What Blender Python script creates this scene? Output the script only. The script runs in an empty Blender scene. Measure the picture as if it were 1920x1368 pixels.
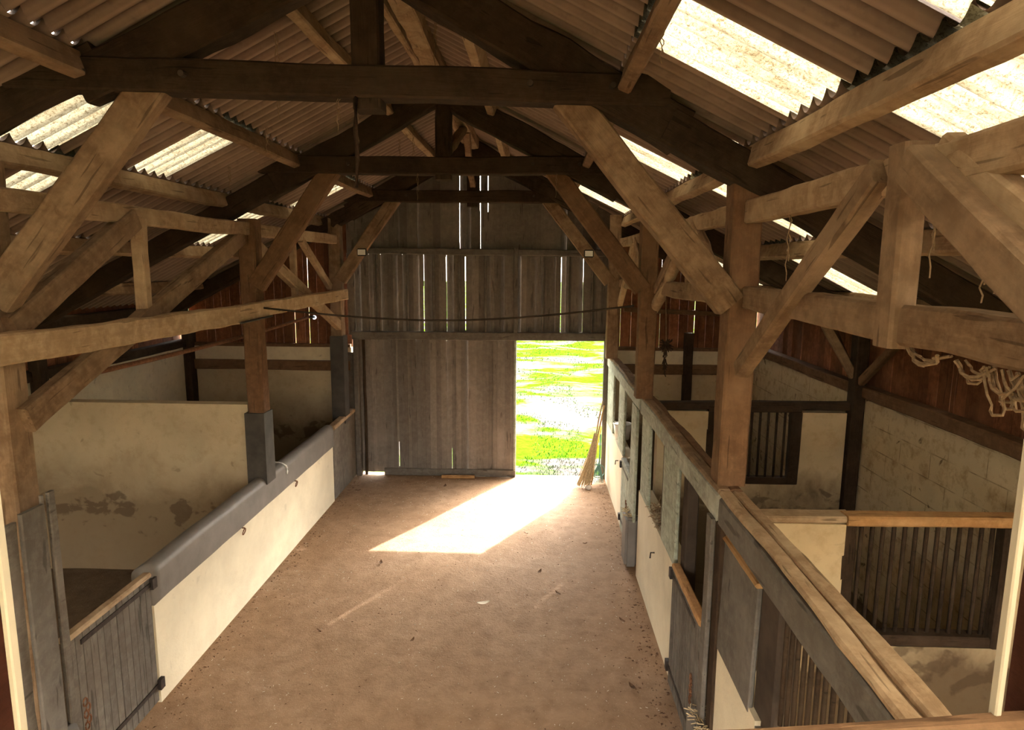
import bpy, bmesh, math, random
from mathutils import Vector, Matrix, noise
PI = math.pi
rnd = random.Random(7)
scn = bpy.context.scene
C = scn.collection

# ------------------------------------------------------------------ camera
cam_d = bpy.data.cameras.new('camera'); cam = bpy.data.objects.new('camera', cam_d); C.objects.link(cam)
scn.camera = cam
F_PX = 1216.6
cam_d.sensor_fit = 'HORIZONTAL'; cam_d.sensor_width = 36.0; cam_d.lens = 36.0 * F_PX / 1920.0
cam_d.clip_start = 0.05; cam_d.clip_end = 400
PITCH, YAW, ROLL = math.radians(-8.670), math.radians(2.064), math.radians(0.3885)
cam.matrix_world = (Matrix.Translation((0, 0, 3.7)) @ Matrix.Rotation(YAW, 4, 'Z') @
                    Matrix.Rotation(PI / 2 + PITCH, 4, 'X') @ Matrix.Rotation(ROLL, 4, 'Z'))

# ------------------------------------------------------------------ sky, sun, exposure
w = bpy.data.worlds.new('sky'); scn.world = w; w.use_nodes = True
nt = w.node_tree; nt.nodes.clear()
out = nt.nodes.new('ShaderNodeOutputWorld'); bg = nt.nodes.new('ShaderNodeBackground')
sky = nt.nodes.new('ShaderNodeTexSky'); sky.sky_type = 'NISHITA'
SUN_DIR = Vector((1.84, 3.13, 2.42)).normalized()      # towards the sun
sky.sun_disc = False; sky.sun_elevation = math.asin(SUN_DIR.z); sky.sun_rotation = math.atan2(SUN_DIR.x, SUN_DIR.y)
sky.air_density = 1.0; sky.dust_density = 3.0; sky.ozone_density = 0.6
hs = nt.nodes.new('ShaderNodeHueSaturation'); hs.inputs['Saturation'].default_value = 0.12
wb = nt.nodes.new('ShaderNodeMix'); wb.data_type = 'RGBA'; wb.blend_type = 'MULTIPLY'; wb.inputs[0].default_value = 1.0; wb.inputs[7].default_value = (1.0, 0.93, 0.83, 1)
nt.links.new(sky.outputs[0], hs.inputs['Color']); nt.links.new(hs.outputs[0], wb.inputs[6]); nt.links.new(wb.outputs[2], bg.inputs['Color'])
bg.inputs['Strength'].default_value = 1.45
nt.links.new(bg.outputs[0], out.inputs[0])
sd = bpy.data.lights.new('sun', 'SUN'); sd.energy = 12.0; sd.angle = math.radians(0.6); sd.color = (1.0, 0.94, 0.84)
so = bpy.data.objects.new('sun', sd); C.objects.link(so)
so.rotation_euler = SUN_DIR.to_track_quat('Z', 'Y').to_euler(); so.location = (20, 34, 26)
vs = scn.view_settings
vs.view_transform = 'Standard'; vs.look = 'None'; vs.gamma = 1.0; vs.use_curve_mapping = False; vs.exposure = 1.38
scn.cycles.max_bounces = 12; scn.cycles.diffuse_bounces = 7; scn.cycles.transmission_bounces = 6
scn.cycles.use_denoising = True
scn.cycles.sample_clamp_indirect = 8.0

# ------------------------------------------------------------------ materials
def newmat(name, rough=0.9):
    m = bpy.data.materials.new(name); m.use_nodes = True
    n = m.node_tree; b = n.nodes['Principled BSDF']
    b.inputs['Roughness'].default_value = rough
    b.inputs['Specular IOR Level'].default_value = 0.15
    return m, n, b
def nd(n, t, **kw):
    x = n.nodes.new(t)
    for k, v in kw.items(): setattr(x, k, v)
    return x
def ramp(n, fac, stops):
    r = nd(n, 'ShaderNodeValToRGB'); e = r.color_ramp.elements
    while len(e) < len(stops): e.new(0.5)
    for i, (p, c) in enumerate(stops):
        e[i].position = p; e[i].color = (c[0], c[1], c[2], 1) if len(c) == 3 else c
    n.links.new(fac, r.inputs[0]); return r.outputs[0]
def noise_n(n, vec, scale, detail=5, rough=0.6, dist=0.0):
    x = nd(n, 'ShaderNodeTexNoise'); x.inputs['Scale'].default_value = scale; x.inputs['Detail'].default_value = detail
    x.inputs['Roughness'].default_value = rough; x.inputs['Distortion'].default_value = dist
    n.links.new(vec, x.inputs['Vector']); return x.outputs['Fac']
def mapping(n, vec, scale=(1, 1, 1), loc=(0, 0, 0)):
    m = nd(n, 'ShaderNodeMapping'); m.inputs['Scale'].default_value = scale; m.inputs['Location'].default_value = loc
    n.links.new(vec, m.inputs['Vector']); return m.outputs[0]
def mixc(n, fac, a, b, mode='MIX'):
    m = nd(n, 'ShaderNodeMix', data_type='RGBA', blend_type=mode)
    for s, v in ((m.inputs[0], fac), (m.inputs[6], a), (m.inputs[7], b)):
        if isinstance(v, (int, float)): s.default_value = v
        elif isinstance(v, tuple): s.default_value = (v[0], v[1], v[2], 1)
        else: n.links.new(v, s)
    return m.outputs[2]
def mth(n, op, a, b=0.0, clamp=False):
    m = nd(n, 'ShaderNodeMath', operation=op, use_clamp=clamp)
    for s, v in ((m.inputs[0], a), (m.inputs[1], b)):
        if isinstance(v, (int, float)): s.default_value = v
        else: n.links.new(v, s)
    return m.outputs[0]
def bump(n, b, h, strength=0.3, dist=0.02):
    x = nd(n, 'ShaderNodeBump'); x.inputs['Strength'].default_value = strength; x.inputs['Distance'].default_value = dist
    n.links.new(h, x.inputs['Height']); n.links.new(x.outputs[0], b.inputs['Normal'])
def objvec(n):
    t = nd(n, 'ShaderNodeTexCoord'); i = nd(n, 'ShaderNodeObjectInfo')
    s = nd(n, 'ShaderNodeVectorMath', operation='SCALE'); cmb = nd(n, 'ShaderNodeCombineXYZ')
    n.links.new(i.outputs['Random'], cmb.inputs[0]); n.links.new(i.outputs['Random'], cmb.inputs[1]); n.links.new(i.outputs['Random'], cmb.inputs[2])
    n.links.new(cmb.outputs[0], s.inputs[0]); s.inputs['Scale'].default_value = 37.0
    a = nd(n, 'ShaderNodeVectorMath', operation='ADD'); n.links.new(t.outputs['Object'], a.inputs[0]); n.links.new(s.outputs[0], a.inputs[1])
    return a.outputs[0]

def wood(name, dark, mid, light, blotch=(0.25, 0.2, 0.14), blotch_amt=0.5, along='X', island=0.0, grain=14):
    m, n, b = newmat(name, 0.88)
    v = objvec(n)
    sc = {'X': (1.0, grain, grain), 'Z': (grain, grain, 1.0), 'Y': (grain, 1.0, grain)}[along]
    g = noise_n(n, mapping(n, v, sc), 2.6, 8, 0.7, 0.15)
    col = ramp(n, g, [(0.25, tuple((a + b_) / 2 for a, b_ in zip(dark, mid))), (0.5, mid), (0.78, tuple((a + b_) / 2 for a, b_ in zip(light, mid)))])
    mo = noise_n(n, v, 13, 6, 0.7, 0.3)
    col = mixc(n, ramp(n, mo, [(0.42, (0.65, 0.65, 0.65)), (0.62, (0, 0, 0))]), col, dark)
    col = mixc(n, ramp(n, noise_n(n, v, 1.7, 3, 0.6), [(0.5, (0, 0, 0)), (0.75, (0.6, 0.6, 0.6))]), col, light)
    p = noise_n(n, v, 2.6, 5, 0.6, 0.4)
    pf = ramp(n, p, [(0.45, (0, 0, 0)), (0.68, (1, 1, 1))])
    col = mixc(n, mth(n, 'MULTIPLY', pf, blotch_amt), col, blotch)
    cr = noise_n(n, mapping(n, v, tuple(s * 1.7 for s in sc)), 1.5, 2, 0.4, 0.3)
    cf = ramp(n, cr, [(0.30, (1, 1, 1)), (0.335, (0, 0, 0))])
    col = mixc(n, mth(n, 'MULTIPLY', cf, 0.55), col, tuple(c * 0.35 for c in dark))
    if island:
        gi = nd(n, 'ShaderNodeNewGeometry')
        hv = nd(n, 'ShaderNodeHueSaturation'); n.links.new(col, hv.inputs['Color'])
        val = mth(n, 'ADD', mth(n, 'MULTIPLY', gi.outputs['Random Per Island'], island), 1 - island / 2)
        n.links.new(val, hv.inputs['Value']); col = hv.outputs[0]
    n.links.new(col, b.inputs['Base Color'])
    bump(n, b, mth(n, 'ADD', g, mth(n, 'MULTIPLY', p, 0.6)), 0.55, 0.012)
    return m
M = {}
M['timber'] = wood('timber', (0.12, 0.072, 0.040), (0.24, 0.155, 0.092), (0.39, 0.27, 0.175), (0.36, 0.26, 0.17), 0.5)
M['timber_light'] = wood('timber_light', (0.22, 0.14, 0.08), (0.40, 0.275, 0.17), (0.56, 0.42, 0.28), (0.54, 0.42, 0.28), 0.6)
M['timber_pale'] = wood('timber_pale', (0.30, 0.20, 0.115), (0.52, 0.38, 0.24), (0.68, 0.54, 0.37), (0.40, 0.27, 0.15), 0.6)
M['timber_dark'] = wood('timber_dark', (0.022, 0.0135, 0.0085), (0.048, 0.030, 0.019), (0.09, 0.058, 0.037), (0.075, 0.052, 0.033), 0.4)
M['timber_red'] = wood('timber_red', (0.10, 0.052, 0.028), (0.18, 0.10, 0.053), (0.27, 0.165, 0.095), (0.19, 0.12, 0.07), 0.35)
M['timber_fresh'] = wood('timber_fresh', (0.30, 0.15, 0.06), (0.50, 0.28, 0.12), (0.62, 0.40, 0.2), (0.42, 0.26, 0.13), 0.3)
M['brown_boards'] = wood('brown_boards', (0.12, 0.042, 0.02), (0.24, 0.095, 0.045), (0.36, 0.17, 0.085), (0.13, 0.06, 0.035), 0.4, 'Z', 0.7)
M['grey_boards'] = wood('grey_boards', (0.13, 0.112, 0.096), (0.19, 0.165, 0.143), (0.25, 0.22, 0.193), (0.165, 0.135, 0.112), 0.3, 'Z', 0.5, 9)
M['grey_panel'] = wood('grey_panel', (0.085, 0.074, 0.064), (0.145, 0.13, 0.114), (0.21, 0.19, 0.168), (0.13, 0.11, 0.09), 0.4, 'X', 0.15, 6)
M['grey_planks'] = wood('grey_planks', (0.085, 0.073, 0.062), (0.15, 0.132, 0.113), (0.22, 0.197, 0.172), (0.12, 0.095, 0.075), 0.5, 'Z', 0.3, 10)
M['green_wood'] = wood('green_wood', (0.16, 0.17, 0.13), (0.38, 0.41, 0.33), (0.58, 0.62, 0.52), (0.42, 0.38, 0.3), 0.35, 'Z', 0.1, 16)
M['green_rail'] = wood('green_rail', (0.17, 0.17, 0.14), (0.38, 0.39, 0.33), (0.58, 0.6, 0.53), (0.3, 0.27, 0.22), 0.4, 'X', 0.1, 12)
M['red_paint'] = wood('red_paint', (0.045, 0.014, 0.009), (0.075, 0.024, 0.014), (0.11, 0.04, 0.024), (0.09, 0.035, 0.022), 0.3, 'Z')

def simple(name, col, rough=0.8, var=0.25, scale=8, metal=0.0, bmp=0.15):
    m, n, b = newmat(name, rough); v = objvec(n)
    f = noise_n(n, v, scale, 6, 0.6)
    c = ramp(n, f, [(0.3, tuple(x * (1 - var) for x in col)), (0.7, tuple(min(1, x * (1 + var)) for x in col))])
    n.links.new(c, b.inputs['Base Color']); b.inputs['Metallic'].default_value = metal
    if bmp: bump(n, b, f, bmp, 0.01)
    return m
M['iron'] = simple('iron', (0.045, 0.035, 0.03), 0.6, 0.4, 20, 0.5)
M['rust'] = simple('rust', (0.16, 0.075, 0.04), 0.8, 0.4, 30)
M['white_trim'] = simple('white_trim', (0.52, 0.47, 0.37), 0.6, 0.08, 6)
M['grey_paint'] = simple('grey_paint', (0.165, 0.148, 0.132), 0.5, 0.14, 5, 0, 0.05)
M['dark_sheet'] = simple('dark_sheet', (0.06, 0.054, 0.048), 0.45, 0.3, 6)
M['dark_inside'] = simple('dark_inside', (0.06, 0.045, 0.035), 0.9, 0.4, 4)
M['straw'] = simple('straw', (0.46, 0.36, 0.22), 0.9, 0.35, 40)
M['cobweb'] = simple('cobweb', (0.24, 0.165, 0.10), 0.95, 0.3, 60)
M['teal_plastic'] = simple('teal_plastic', (0.10, 0.22, 0.21), 0.5, 0.15)
M['yellow_paint'] = simple('yellow_paint', (0.75, 0.52, 0.08), 0.5, 0.1)
M['blue_plastic'] = simple('blue_plastic', (0.2, 0.3, 0.5), 0.5, 0.1)
M['lamp_glass'] = simple('lamp_glass', (0.85, 0.85, 0.82), 0.3, 0.02)
M['black_plastic'] = simple('black_plastic', (0.02, 0.02, 0.02), 0.5, 0.1)
M['leaf'] = simple('leaf', (0.12, 0.065, 0.035), 0.9, 0.5, 30)
M['pale_leaf'] = simple('pale_leaf', (0.8, 0.74, 0.62), 0.9, 0.1, 30)
M['stone'] = simple('stone', (0.5, 0.46, 0.42), 0.9, 0.2, 12)
M['dry_plant'] = simple('dry_plant', (0.05, 0.03, 0.02), 0.95, 0.5, 30)
M['steel'] = simple('steel', (0.5, 0.5, 0.48), 0.35, 0.1, 8, 0.9)

def plaster(name, base, stain, dirt_top=None, blocks=True, stain_amt=0.6, axis='Y', low=None, blobs=None):
    """limewashed masonry; world coordinates; axis = direction the wall runs along"""
    m, n, b = newmat(name, 0.95)
    g = nd(n, 'ShaderNodeNewGeometry'); pos = g.outputs['Position']
    sx = nd(n, 'ShaderNodeSeparateXYZ'); n.links.new(pos, sx.inputs[0])
    f1 = noise_n(n, pos, 1.3, 6, 0.62, 0.3); f2 = noise_n(n, pos, 9, 5, 0.65, 0.2); f3 = noise_n(n, pos, 45, 3, 0.6)
    col = mixc(n, ramp(n, f1, [(0.35, (0, 0, 0)), (0.7, (1, 1, 1))]), base, tuple(x * 0.78 for x in base))
    col = mixc(n, mth(n, 'MULTIPLY', ramp(n, f2, [(0.5, (0, 0, 0)), (0.72, (1, 1, 1))]), stain_amt), col, stain)
    spots = noise_n(n, pos, 5.5, 3, 0.5, 0.6)
    col = mixc(n, mth(n, 'MULTIPLY', ramp(n, spots, [(0.68, (0, 0, 0)), (0.72, (1, 1, 1))]), stain_amt), col, tuple(x * 0.35 for x in stain))
    h = mth(n, 'ADD', f2, mth(n, 'MULTIPLY', f3, 0.5))
    if blocks:
        cmb = nd(n, 'ShaderNodeCombineXYZ')
        n.links.new(sx.outputs[1 if axis == 'Y' else 0], cmb.inputs[0]); n.links.new(sx.outputs[2], cmb.inputs[1])
        br = nd(n, 'ShaderNodeTexBrick'); n.links.new(cmb.outputs[0], br.inputs['Vector'])
        br.inputs['Scale'].default_value = 1.0; br.inputs['Brick Width'].default_value = 0.5; br.inputs['Row Height'].default_value = 0.25
        br.inputs['Mortar Size'].default_value = 0.006; br.inputs['Mortar Smooth'].default_value = 0.3
        fac = mth(n, 'MULTIPLY', br.outputs['Fac'], ramp(n, noise_n(n, pos, 3.0, 3), [(0.42, (0, 0, 0)), (0.6, (0.7, 0.7, 0.7))]))
        col = mixc(n, fac, col, tuple(x * 0.45 for x in stain))
        h = mth(n, 'SUBTRACT', h, mth(n, 'MULTIPLY', fac, 1.2))
    if low:
        z0, z1, lc, amt = low          # splash-back dirt band near the ground with a ragged noisy edge
        zz = mth(n, 'ADD', sx.outputs[2], mth(n, 'MULTIPLY', mth(n, 'SUBTRACT', f1, 0.5), 1.6))
        mr = nd(n, 'ShaderNodeMapRange'); n.links.new(zz, mr.inputs[0])
        mr.inputs[1].default_value = z0; mr.inputs[2].default_value = z1; mr.inputs[3].default_value = amt; mr.inputs[4].default_value = 0
        col = mixc(n, mr.outputs[0], col, lc)
    if blobs:
        bz = (blobs[0] + blobs[1]) / 2; hw = (blobs[1] - blobs[0]) / 2   # a row of old wet patches at flank height
        dz = mth(n, 'DIVIDE', mth(n, 'ABSOLUTE', mth(n, 'SUBTRACT', sx.outputs[2], bz)), hw)
        bn = mth(n, 'SUBTRACT', noise_n(n, mapping(n, pos, (1, 1, 1.3)), 5.0, 3, 0.5, 0.3), mth(n, 'MULTIPLY', dz, 0.16))
        col = mixc(n, mth(n, 'MULTIPLY', ramp(n, bn, [(0.43, (0, 0, 0)), (0.50, (1, 1, 1))]), 0.6), col, (0.07, 0.045, 0.027))
    n.links.new(col, b.inputs['Base Color']); bump(n, b, h, 0.35, 0.012)
    return m
M['lime_clean'] = plaster('lime_clean', (0.74, 0.66, 0.50), (0.55, 0.44, 0.28), blocks=False, stain_amt=0.16)
M['lime_left'] = plaster('lime_left', (0.56, 0.46, 0.31), (0.30, 0.21, 0.12), axis='X', blocks=False, stain_amt=0.35, low=(0.85, 1.55, (0.17, 0.12, 0.072), 0.85), blobs=(0.55, 0.95))
M['lime_left_up'] = plaster('lime_left_up', (0.72, 0.62, 0.44), (0.38, 0.28, 0.17), axis='Y', blocks=False, stain_amt=0.3)
M['lime_right'] = plaster('lime_right', (0.66, 0.53, 0.34), (0.34, 0.23, 0.12), axis='Y', stain_amt=0.85)
M['lime_part'] = plaster('lime_part', (0.62, 0.49, 0.31), (0.38, 0.26, 0.14), axis='X', blocks=False, stain_amt=0.5, low=(0.9, 1.35, (0.10, 0.066, 0.038), 0.9), blobs=(0.7, 1.1))

m, n, b = newmat('floor', 0.85)
g = nd(n, 'ShaderNodeNewGeometry'); pos = g.outputs['Position']
f1 = noise_n(n, pos, 0.5, 6, 0.6, 0.4); f2 = noise_n(n, pos, 5, 8, 0.7, 0.2); f3 = noise_n(n, pos, 70, 3, 0.6); f4 = noise_n(n, pos, 28, 4, 0.7)
col = ramp(n, f1, [(0.3, (0.27, 0.160, 0.088)), (0.55, (0.345, 0.222, 0.138)), (0.75, (0.39, 0.275, 0.19))])
col = mixc(n, ramp(n, f2, [(0.4, (0, 0, 0)), (0.66, (0.75, 0.75, 0.75))]), col, (0.20, 0.118, 0.065))
col = mixc(n, ramp(n, f3, [(0.66, (0, 0, 0)), (0.72, (0.85, 0.85, 0.85))]), col, (0.62, 0.50, 0.38))
col = mixc(n, ramp(n, f4, [(0.27, (0.6, 0.6, 0.6)), (0.33, (0, 0, 0))]), col, (0.16, 0.10, 0.06))
vo = nd(n, 'ShaderNodeTexVoronoi'); vo.feature = 'DISTANCE_TO_EDGE'; vo.inputs['Scale'].default_value = 0.42
dv = nd(n, 'ShaderNodeVectorMath', operation='ADD'); n.links.new(pos, dv.inputs[0])
nv = nd(n, 'ShaderNodeTexNoise'); nv.inputs['Scale'].default_value = 3.0; n.links.new(pos, nv.inputs['Vector'])
sv = nd(n, 'ShaderNodeVectorMath', operation='SCALE'); sv.inputs['Scale'].default_value = 0.35; n.links.new(nv.outputs['Color'], sv.inputs[0])
n.links.new(sv.outputs[0], dv.inputs[1]); n.links.new(dv.outputs[0], vo.inputs['Vector'])
ck = mth(n, 'MULTIPLY', ramp(n, vo.outputs['Distance'], [(0.0, (1, 1, 1)), (0.004, (0, 0, 0))]), ramp(n, f1, [(0.55, (0, 0, 0)), (0.65, (0.5, 0.5, 0.5))]))
col = mixc(n, ck, col, (0.10, 0.06, 0.035))
n.links.new(col, b.inputs['Base Color']); bump(n, b, mth(n, 'ADD', mth(n, 'ADD', f2, mth(n, 'MULTIPLY', f3, 0.4)), f4), 0.5, 0.02)
M['floor'] = m

m, n, b = newmat('dirt', 0.95)
g = nd(n, 'ShaderNodeNewGeometry'); pos = g.outputs['Position']
f2 = noise_n(n, pos, 3, 8, 0.7, 0.2); f3 = noise_n(n, pos, 30, 4, 0.7)
col = ramp(n, f2, [(0.3, (0.09, 0.06, 0.038)), (0.7, (0.17, 0.125, 0.082))])
col = mixc(n, ramp(n, f3, [(0.64, (0, 0, 0)), (0.7, (0.6, 0.6, 0.6))]), col, (0.34, 0.25, 0.14))
n.links.new(col, b.inputs['Base Color']); bump(n, b, mth(n, 'ADD', f2, f3), 0.6, 0.03)
M['dirt'] = m

m, n, b = newmat('grass_ground', 0.95)
g = nd(n, 'ShaderNodeNewGeometry'); pos = g.outputs['Position']
f1 = noise_n(n, mapping(n, pos, (0.35, 0.55, 1), (3.1, 5.3, 0)), 1.0, 7, 0.65, 0.5); f2 = noise_n(n, mapping(n, pos, (1, 1, 1)), 7, 6, 0.7)
gr = ramp(n, f2, [(0.3, (0.024, 0.062, 0.002)), (0.7, (0.052, 0.115, 0.005))])
di = ramp(n, f2, [(0.3, (0.045, 0.042, 0.04)), (0.7, (0.11, 0.10, 0.10))])
col = mixc(n, ramp(n, f1, [(0.44, (1, 1, 1)), (0.53, (0, 0, 0))]), gr, di)
b.inputs['Specular IOR Level'].default_value = 0.0
n.links.new(col, b.inputs['Base Color']); bump(n, b, f2, 0.5, 0.04)
M['grass_ground'] = m
M['grass_blade'] = simple('grass_blade', (0.02, 0.06, 0.002), 0.8, 0.4, 3)

# roofing sheet
m, n, b = newmat('roof_sheet', 0.9)
g = nd(n, 'ShaderNodeNewGeometry'); pos = g.outputs['Position']
f1 = noise_n(n, pos, 1.2, 6, 0.65, 0.4); f2 = noise_n(n, pos, 14, 5, 0.65)
col = ramp(n, f1, [(0.3, (0.15, 0.105, 0.08)), (0.55, (0.25, 0.18, 0.14)), (0.8, (0.34, 0.255, 0.20))])
col = mixc(n, ramp(n, f2, [(0.55, (0, 0, 0)), (0.75, (0.5, 0.5, 0.5))]), col, (0.12, 0.08, 0.06))
sx = nd(n, 'ShaderNodeSeparateXYZ'); n.links.new(pos, sx.inputs[0])      # shade painted into the grooves, light painted onto the lobes, following the wave
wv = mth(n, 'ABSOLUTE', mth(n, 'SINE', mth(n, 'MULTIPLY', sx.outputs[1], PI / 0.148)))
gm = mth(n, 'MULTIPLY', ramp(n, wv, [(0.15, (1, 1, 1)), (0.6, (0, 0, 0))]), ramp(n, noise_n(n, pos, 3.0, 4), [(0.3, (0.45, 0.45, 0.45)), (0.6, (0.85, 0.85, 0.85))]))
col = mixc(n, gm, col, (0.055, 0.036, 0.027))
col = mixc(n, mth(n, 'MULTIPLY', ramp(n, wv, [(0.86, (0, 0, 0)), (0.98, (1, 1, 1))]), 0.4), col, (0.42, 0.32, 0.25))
n.links.new(col, b.inputs['Base Color']); bump(n, b, f2, 0.25, 0.01)
M['roof_sheet'] = m
# translucent fibreglass
def fibreglass(name, c0, c1, speck, dirt):
    m = bpy.data.materials.new(name); m.use_nodes = True; n = m.node_tree; n.nodes.clear()
    o_ = nd(n, 'ShaderNodeOutputMaterial'); g = nd(n, 'ShaderNodeNewGeometry'); pos = g.outputs['Position']
    f1 = noise_n(n, pos, 60, 4, 0.75, 0.5); f2 = noise_n(n, mapping(n, pos, (1.5, 9, 1)), 1.6, 5, 0.65, 0.3); f3 = noise_n(n, pos, 7, 6, 0.7, 2.5)
    c = ramp(n, f2, [(0.3, c0), (0.62, c1)])
    c = mixc(n, ramp(n, f1, [(0.50, (0, 0, 0)), (0.64, (dirt, dirt, dirt))]), c, speck)
    c = mixc(n, ramp(n, f3, [(0.485, (0, 0, 0)), (0.50, (dirt, dirt, dirt)), (0.515, (0, 0, 0))]), c, tuple(x * 0.4 for x in speck))
    tr = nd(n, 'ShaderNodeBsdfTranslucent'); n.links.new(c, tr.inputs['Color'])
    df = nd(n, 'ShaderNodeBsdfDiffuse'); n.links.new(c, df.inputs['Color'])
    mx = nd(n, 'ShaderNodeMixShader'); mx.inputs[0].default_value = 0.12
    n.links.new(tr.outputs[0], mx.inputs[1]); n.links.new(df.outputs[0], mx.inputs[2]); n.links.new(mx.outputs[0], o_.inputs[0])
    M[name] = m
fibreglass('fibreglass', (0.040, 0.032, 0.019), (0.10, 0.088, 0.058), (0.024, 0.016, 0.007), 0.85)      # grown over with lichen and dust
fibreglass('fibreglass_fill', (0.88, 0.80, 0.62), (0.95, 0.90, 0.75), (0.3, 0.22, 0.1), 0.4)  # very clear sheet for the unseen roof lights added to fill the interior

# ------------------------------------------------------------------ mesh helpers
def tag(o, label=None, cat=None, group=None, kind=None):
    if label: o['label'] = label
    if cat: o['category'] = cat
    if group: o['group'] = group
    if kind: o['kind'] = kind
    return o
def place(o, world, parent):
    if parent is not None:
        o.parent = parent
        world = Matrix.Translation(-Vector(parent['_o'])) @ world
    o.matrix_basis = world
def thing(name, label, cat, loc=(0, 0, 0), group=None, kind=None):
    o = bpy.data.objects.new(name, None); C.objects.link(o); o.location = loc; o.empty_display_size = 0.2
    o['_o'] = list(loc); _emp.append(o)
    return tag(o, label, cat, group, kind)
_emp = []
def link(name, me, mat, parent=None, world=Matrix(), smooth=False):
    o = bpy.data.objects.new(name, me); C.objects.link(o)
    if mat: me.materials.append(M[mat])
    place(o, world, parent)
    if smooth:
        for p in me.polygons: p.use_smooth = True
    return o
def bm_obj(name, bm, mat, parent=None, world=Matrix(), smooth=False):
    me = bpy.data.meshes.new(name); bm.normal_update(); bm.to_mesh(me); bm.free()
    return link(name, me, mat, parent, world, smooth)
def add_box(bm, x0, x1, y0, y1, z0, z1, jit=0.0):
    v = [bm.verts.new((x + rnd.uniform(-jit, jit), y + rnd.uniform(-jit, jit), z + rnd.uniform(-jit, jit)))
         for x in (x0, x1) for y in (y0, y1) for z in (z0, z1)]
    for f in ((0, 1, 3, 2), (4, 6, 7, 5), (0, 4, 5, 1), (2, 3, 7, 6), (0, 2, 6, 4), (1, 5, 7, 3)):
        bm.faces.new([v[i] for i in f])
def box(name, x0, x1, y0, y1, z0, z1, mat, parent=None, bevel=0.0, world_grain=True):
    """box whose local origin is its centre"""
    bm = bmesh.new(); cx, cy, cz = (x0 + x1) / 2, (y0 + y1) / 2, (z0 + z1) / 2
    add_box(bm, x0 - cx, x1 - cx, y0 - cy, y1 - cy, z0 - cz, z1 - cz)
    if bevel: bmesh.ops.bevel(bm, geom=bm.edges[:], offset=bevel, segments=2, affect='EDGES')
    bmesh.ops.recalc_face_normals(bm, faces=bm.faces)
    return bm_obj(name, bm, mat, parent, Matrix.Translation((cx, cy, cz)))
def sect(w, h, c):
    """chamfered rectangle with mid points"""
    a, b = w / 2, h / 2
    return [(-a + c, -b), (0, -b), (a - c, -b), (a, -b + c), (a, 0), (a, b - c), (a - c, b), (0, b), (-a + c, b), (-a, b - c), (-a, 0), (-a, -b + c)]
def beam(name, p0, p1, w, h, mat='timber', parent=None, up=(0, 0, 1), wob=0.006, bow=0.0, taper=1.0, roundish=False, cham=0.012, rot=0):
    """hewn timber from p0 to p1: w = horizontal width, h = depth; local X runs along the timber"""
    p0, p1 = Vector(p0), Vector(p1); d = p1 - p0; L = d.length; X = d / L
    U = Vector(up); Y = U.cross(X)
    if Y.length < 1e-3: Y = Vector((0, 1, 0)).cross(X)
    Y.normalize(); Z = X.cross(Y)
    mw = Matrix((X, Y, Z)).transposed().to_4x4(); mw.translation = p0
    n = max(3, int(L / 0.12)); bm = bmesh.new(); rings = []
    off = Vector((rnd.uniform(0, 50), rnd.uniform(0, 50), rnd.uniform(0, 50)))
    s = sect(w, h, min(cham, w / 4))
    if roundish: s = [(math.cos(a * PI / 6) * w / 2, math.sin(a * PI / 6) * h / 2) for a in range(12)]
    for i in range(n + 1):
        t = i / n; k = 1 + (taper - 1) * t
        cy = noise.noise(off + Vector((t * L * 0.9, 0, 0))) * wob * 1.6
        cz = noise.noise(off + Vector((0, t * L * 0.9, 0))) * wob * 1.6 + bow * math.sin(PI * t)
        ring = []
        for j, (a, b_) in enumerate(s):
            q = noise.noise(off + Vector((t * L * 4, a * 9, b_ * 9))) * wob
            r = Vector((a, b_)).normalized() * q
            ring.append(bm.verts.new((t * L, a * k + cy + r.x, b_ * k + cz + r.y)))
        rings.append(ring)
    for i in range(n):
        for j in range(12):
            bm.faces.new((rings[i][j], rings[i][(j + 1) % 12], rings[i + 1][(j + 1) % 12], rings[i + 1][j]))
    bm.faces.new(rings[0][::-1]); bm.faces.new(rings[-1])
    bmesh.ops.recalc_face_normals(bm, faces=bm.faces)
    return bm_obj(name, bm, mat, parent, mw, smooth=roundish)
def tube(name, pts, r, mat, parent=None, seg=6, taper=1.0):
    bm = bmesh.new(); P = [Vector(p) for p in pts]; o = P[0].copy(); rings = []
    for i, p in enumerate(P):
        t = (P[min(i + 1, len(P) - 1)] - P[max(i - 1, 0)]).normalized()
        a = t.cross(Vector((0, 0, 1)))
        if a.length < 0.05: a = t.cross(Vector((1, 0, 0)))
        a.normalize(); b_ = t.cross(a); rr = r * (1 + (taper - 1) * i / (len(P) - 1))
        rings.append([bm.verts.new(p - o + (a * math.cos(2 * PI * k / seg) + b_ * math.sin(2 * PI * k / seg)) * rr) for k in range(seg)])
    for i in range(len(P) - 1):
        for k in range(seg):
            bm.faces.new((rings[i][k], rings[i][(k + 1) % seg], rings[i + 1][(k + 1) % seg], rings[i + 1][k]))
    bm.faces.new(rings[0][::-1]); bm.faces.new(rings[-1]); bmesh.ops.recalc_face_normals(bm, faces=bm.faces)
    return bm_obj(name, bm, mat, parent, Matrix.Translation(o), smooth=True)
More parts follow.
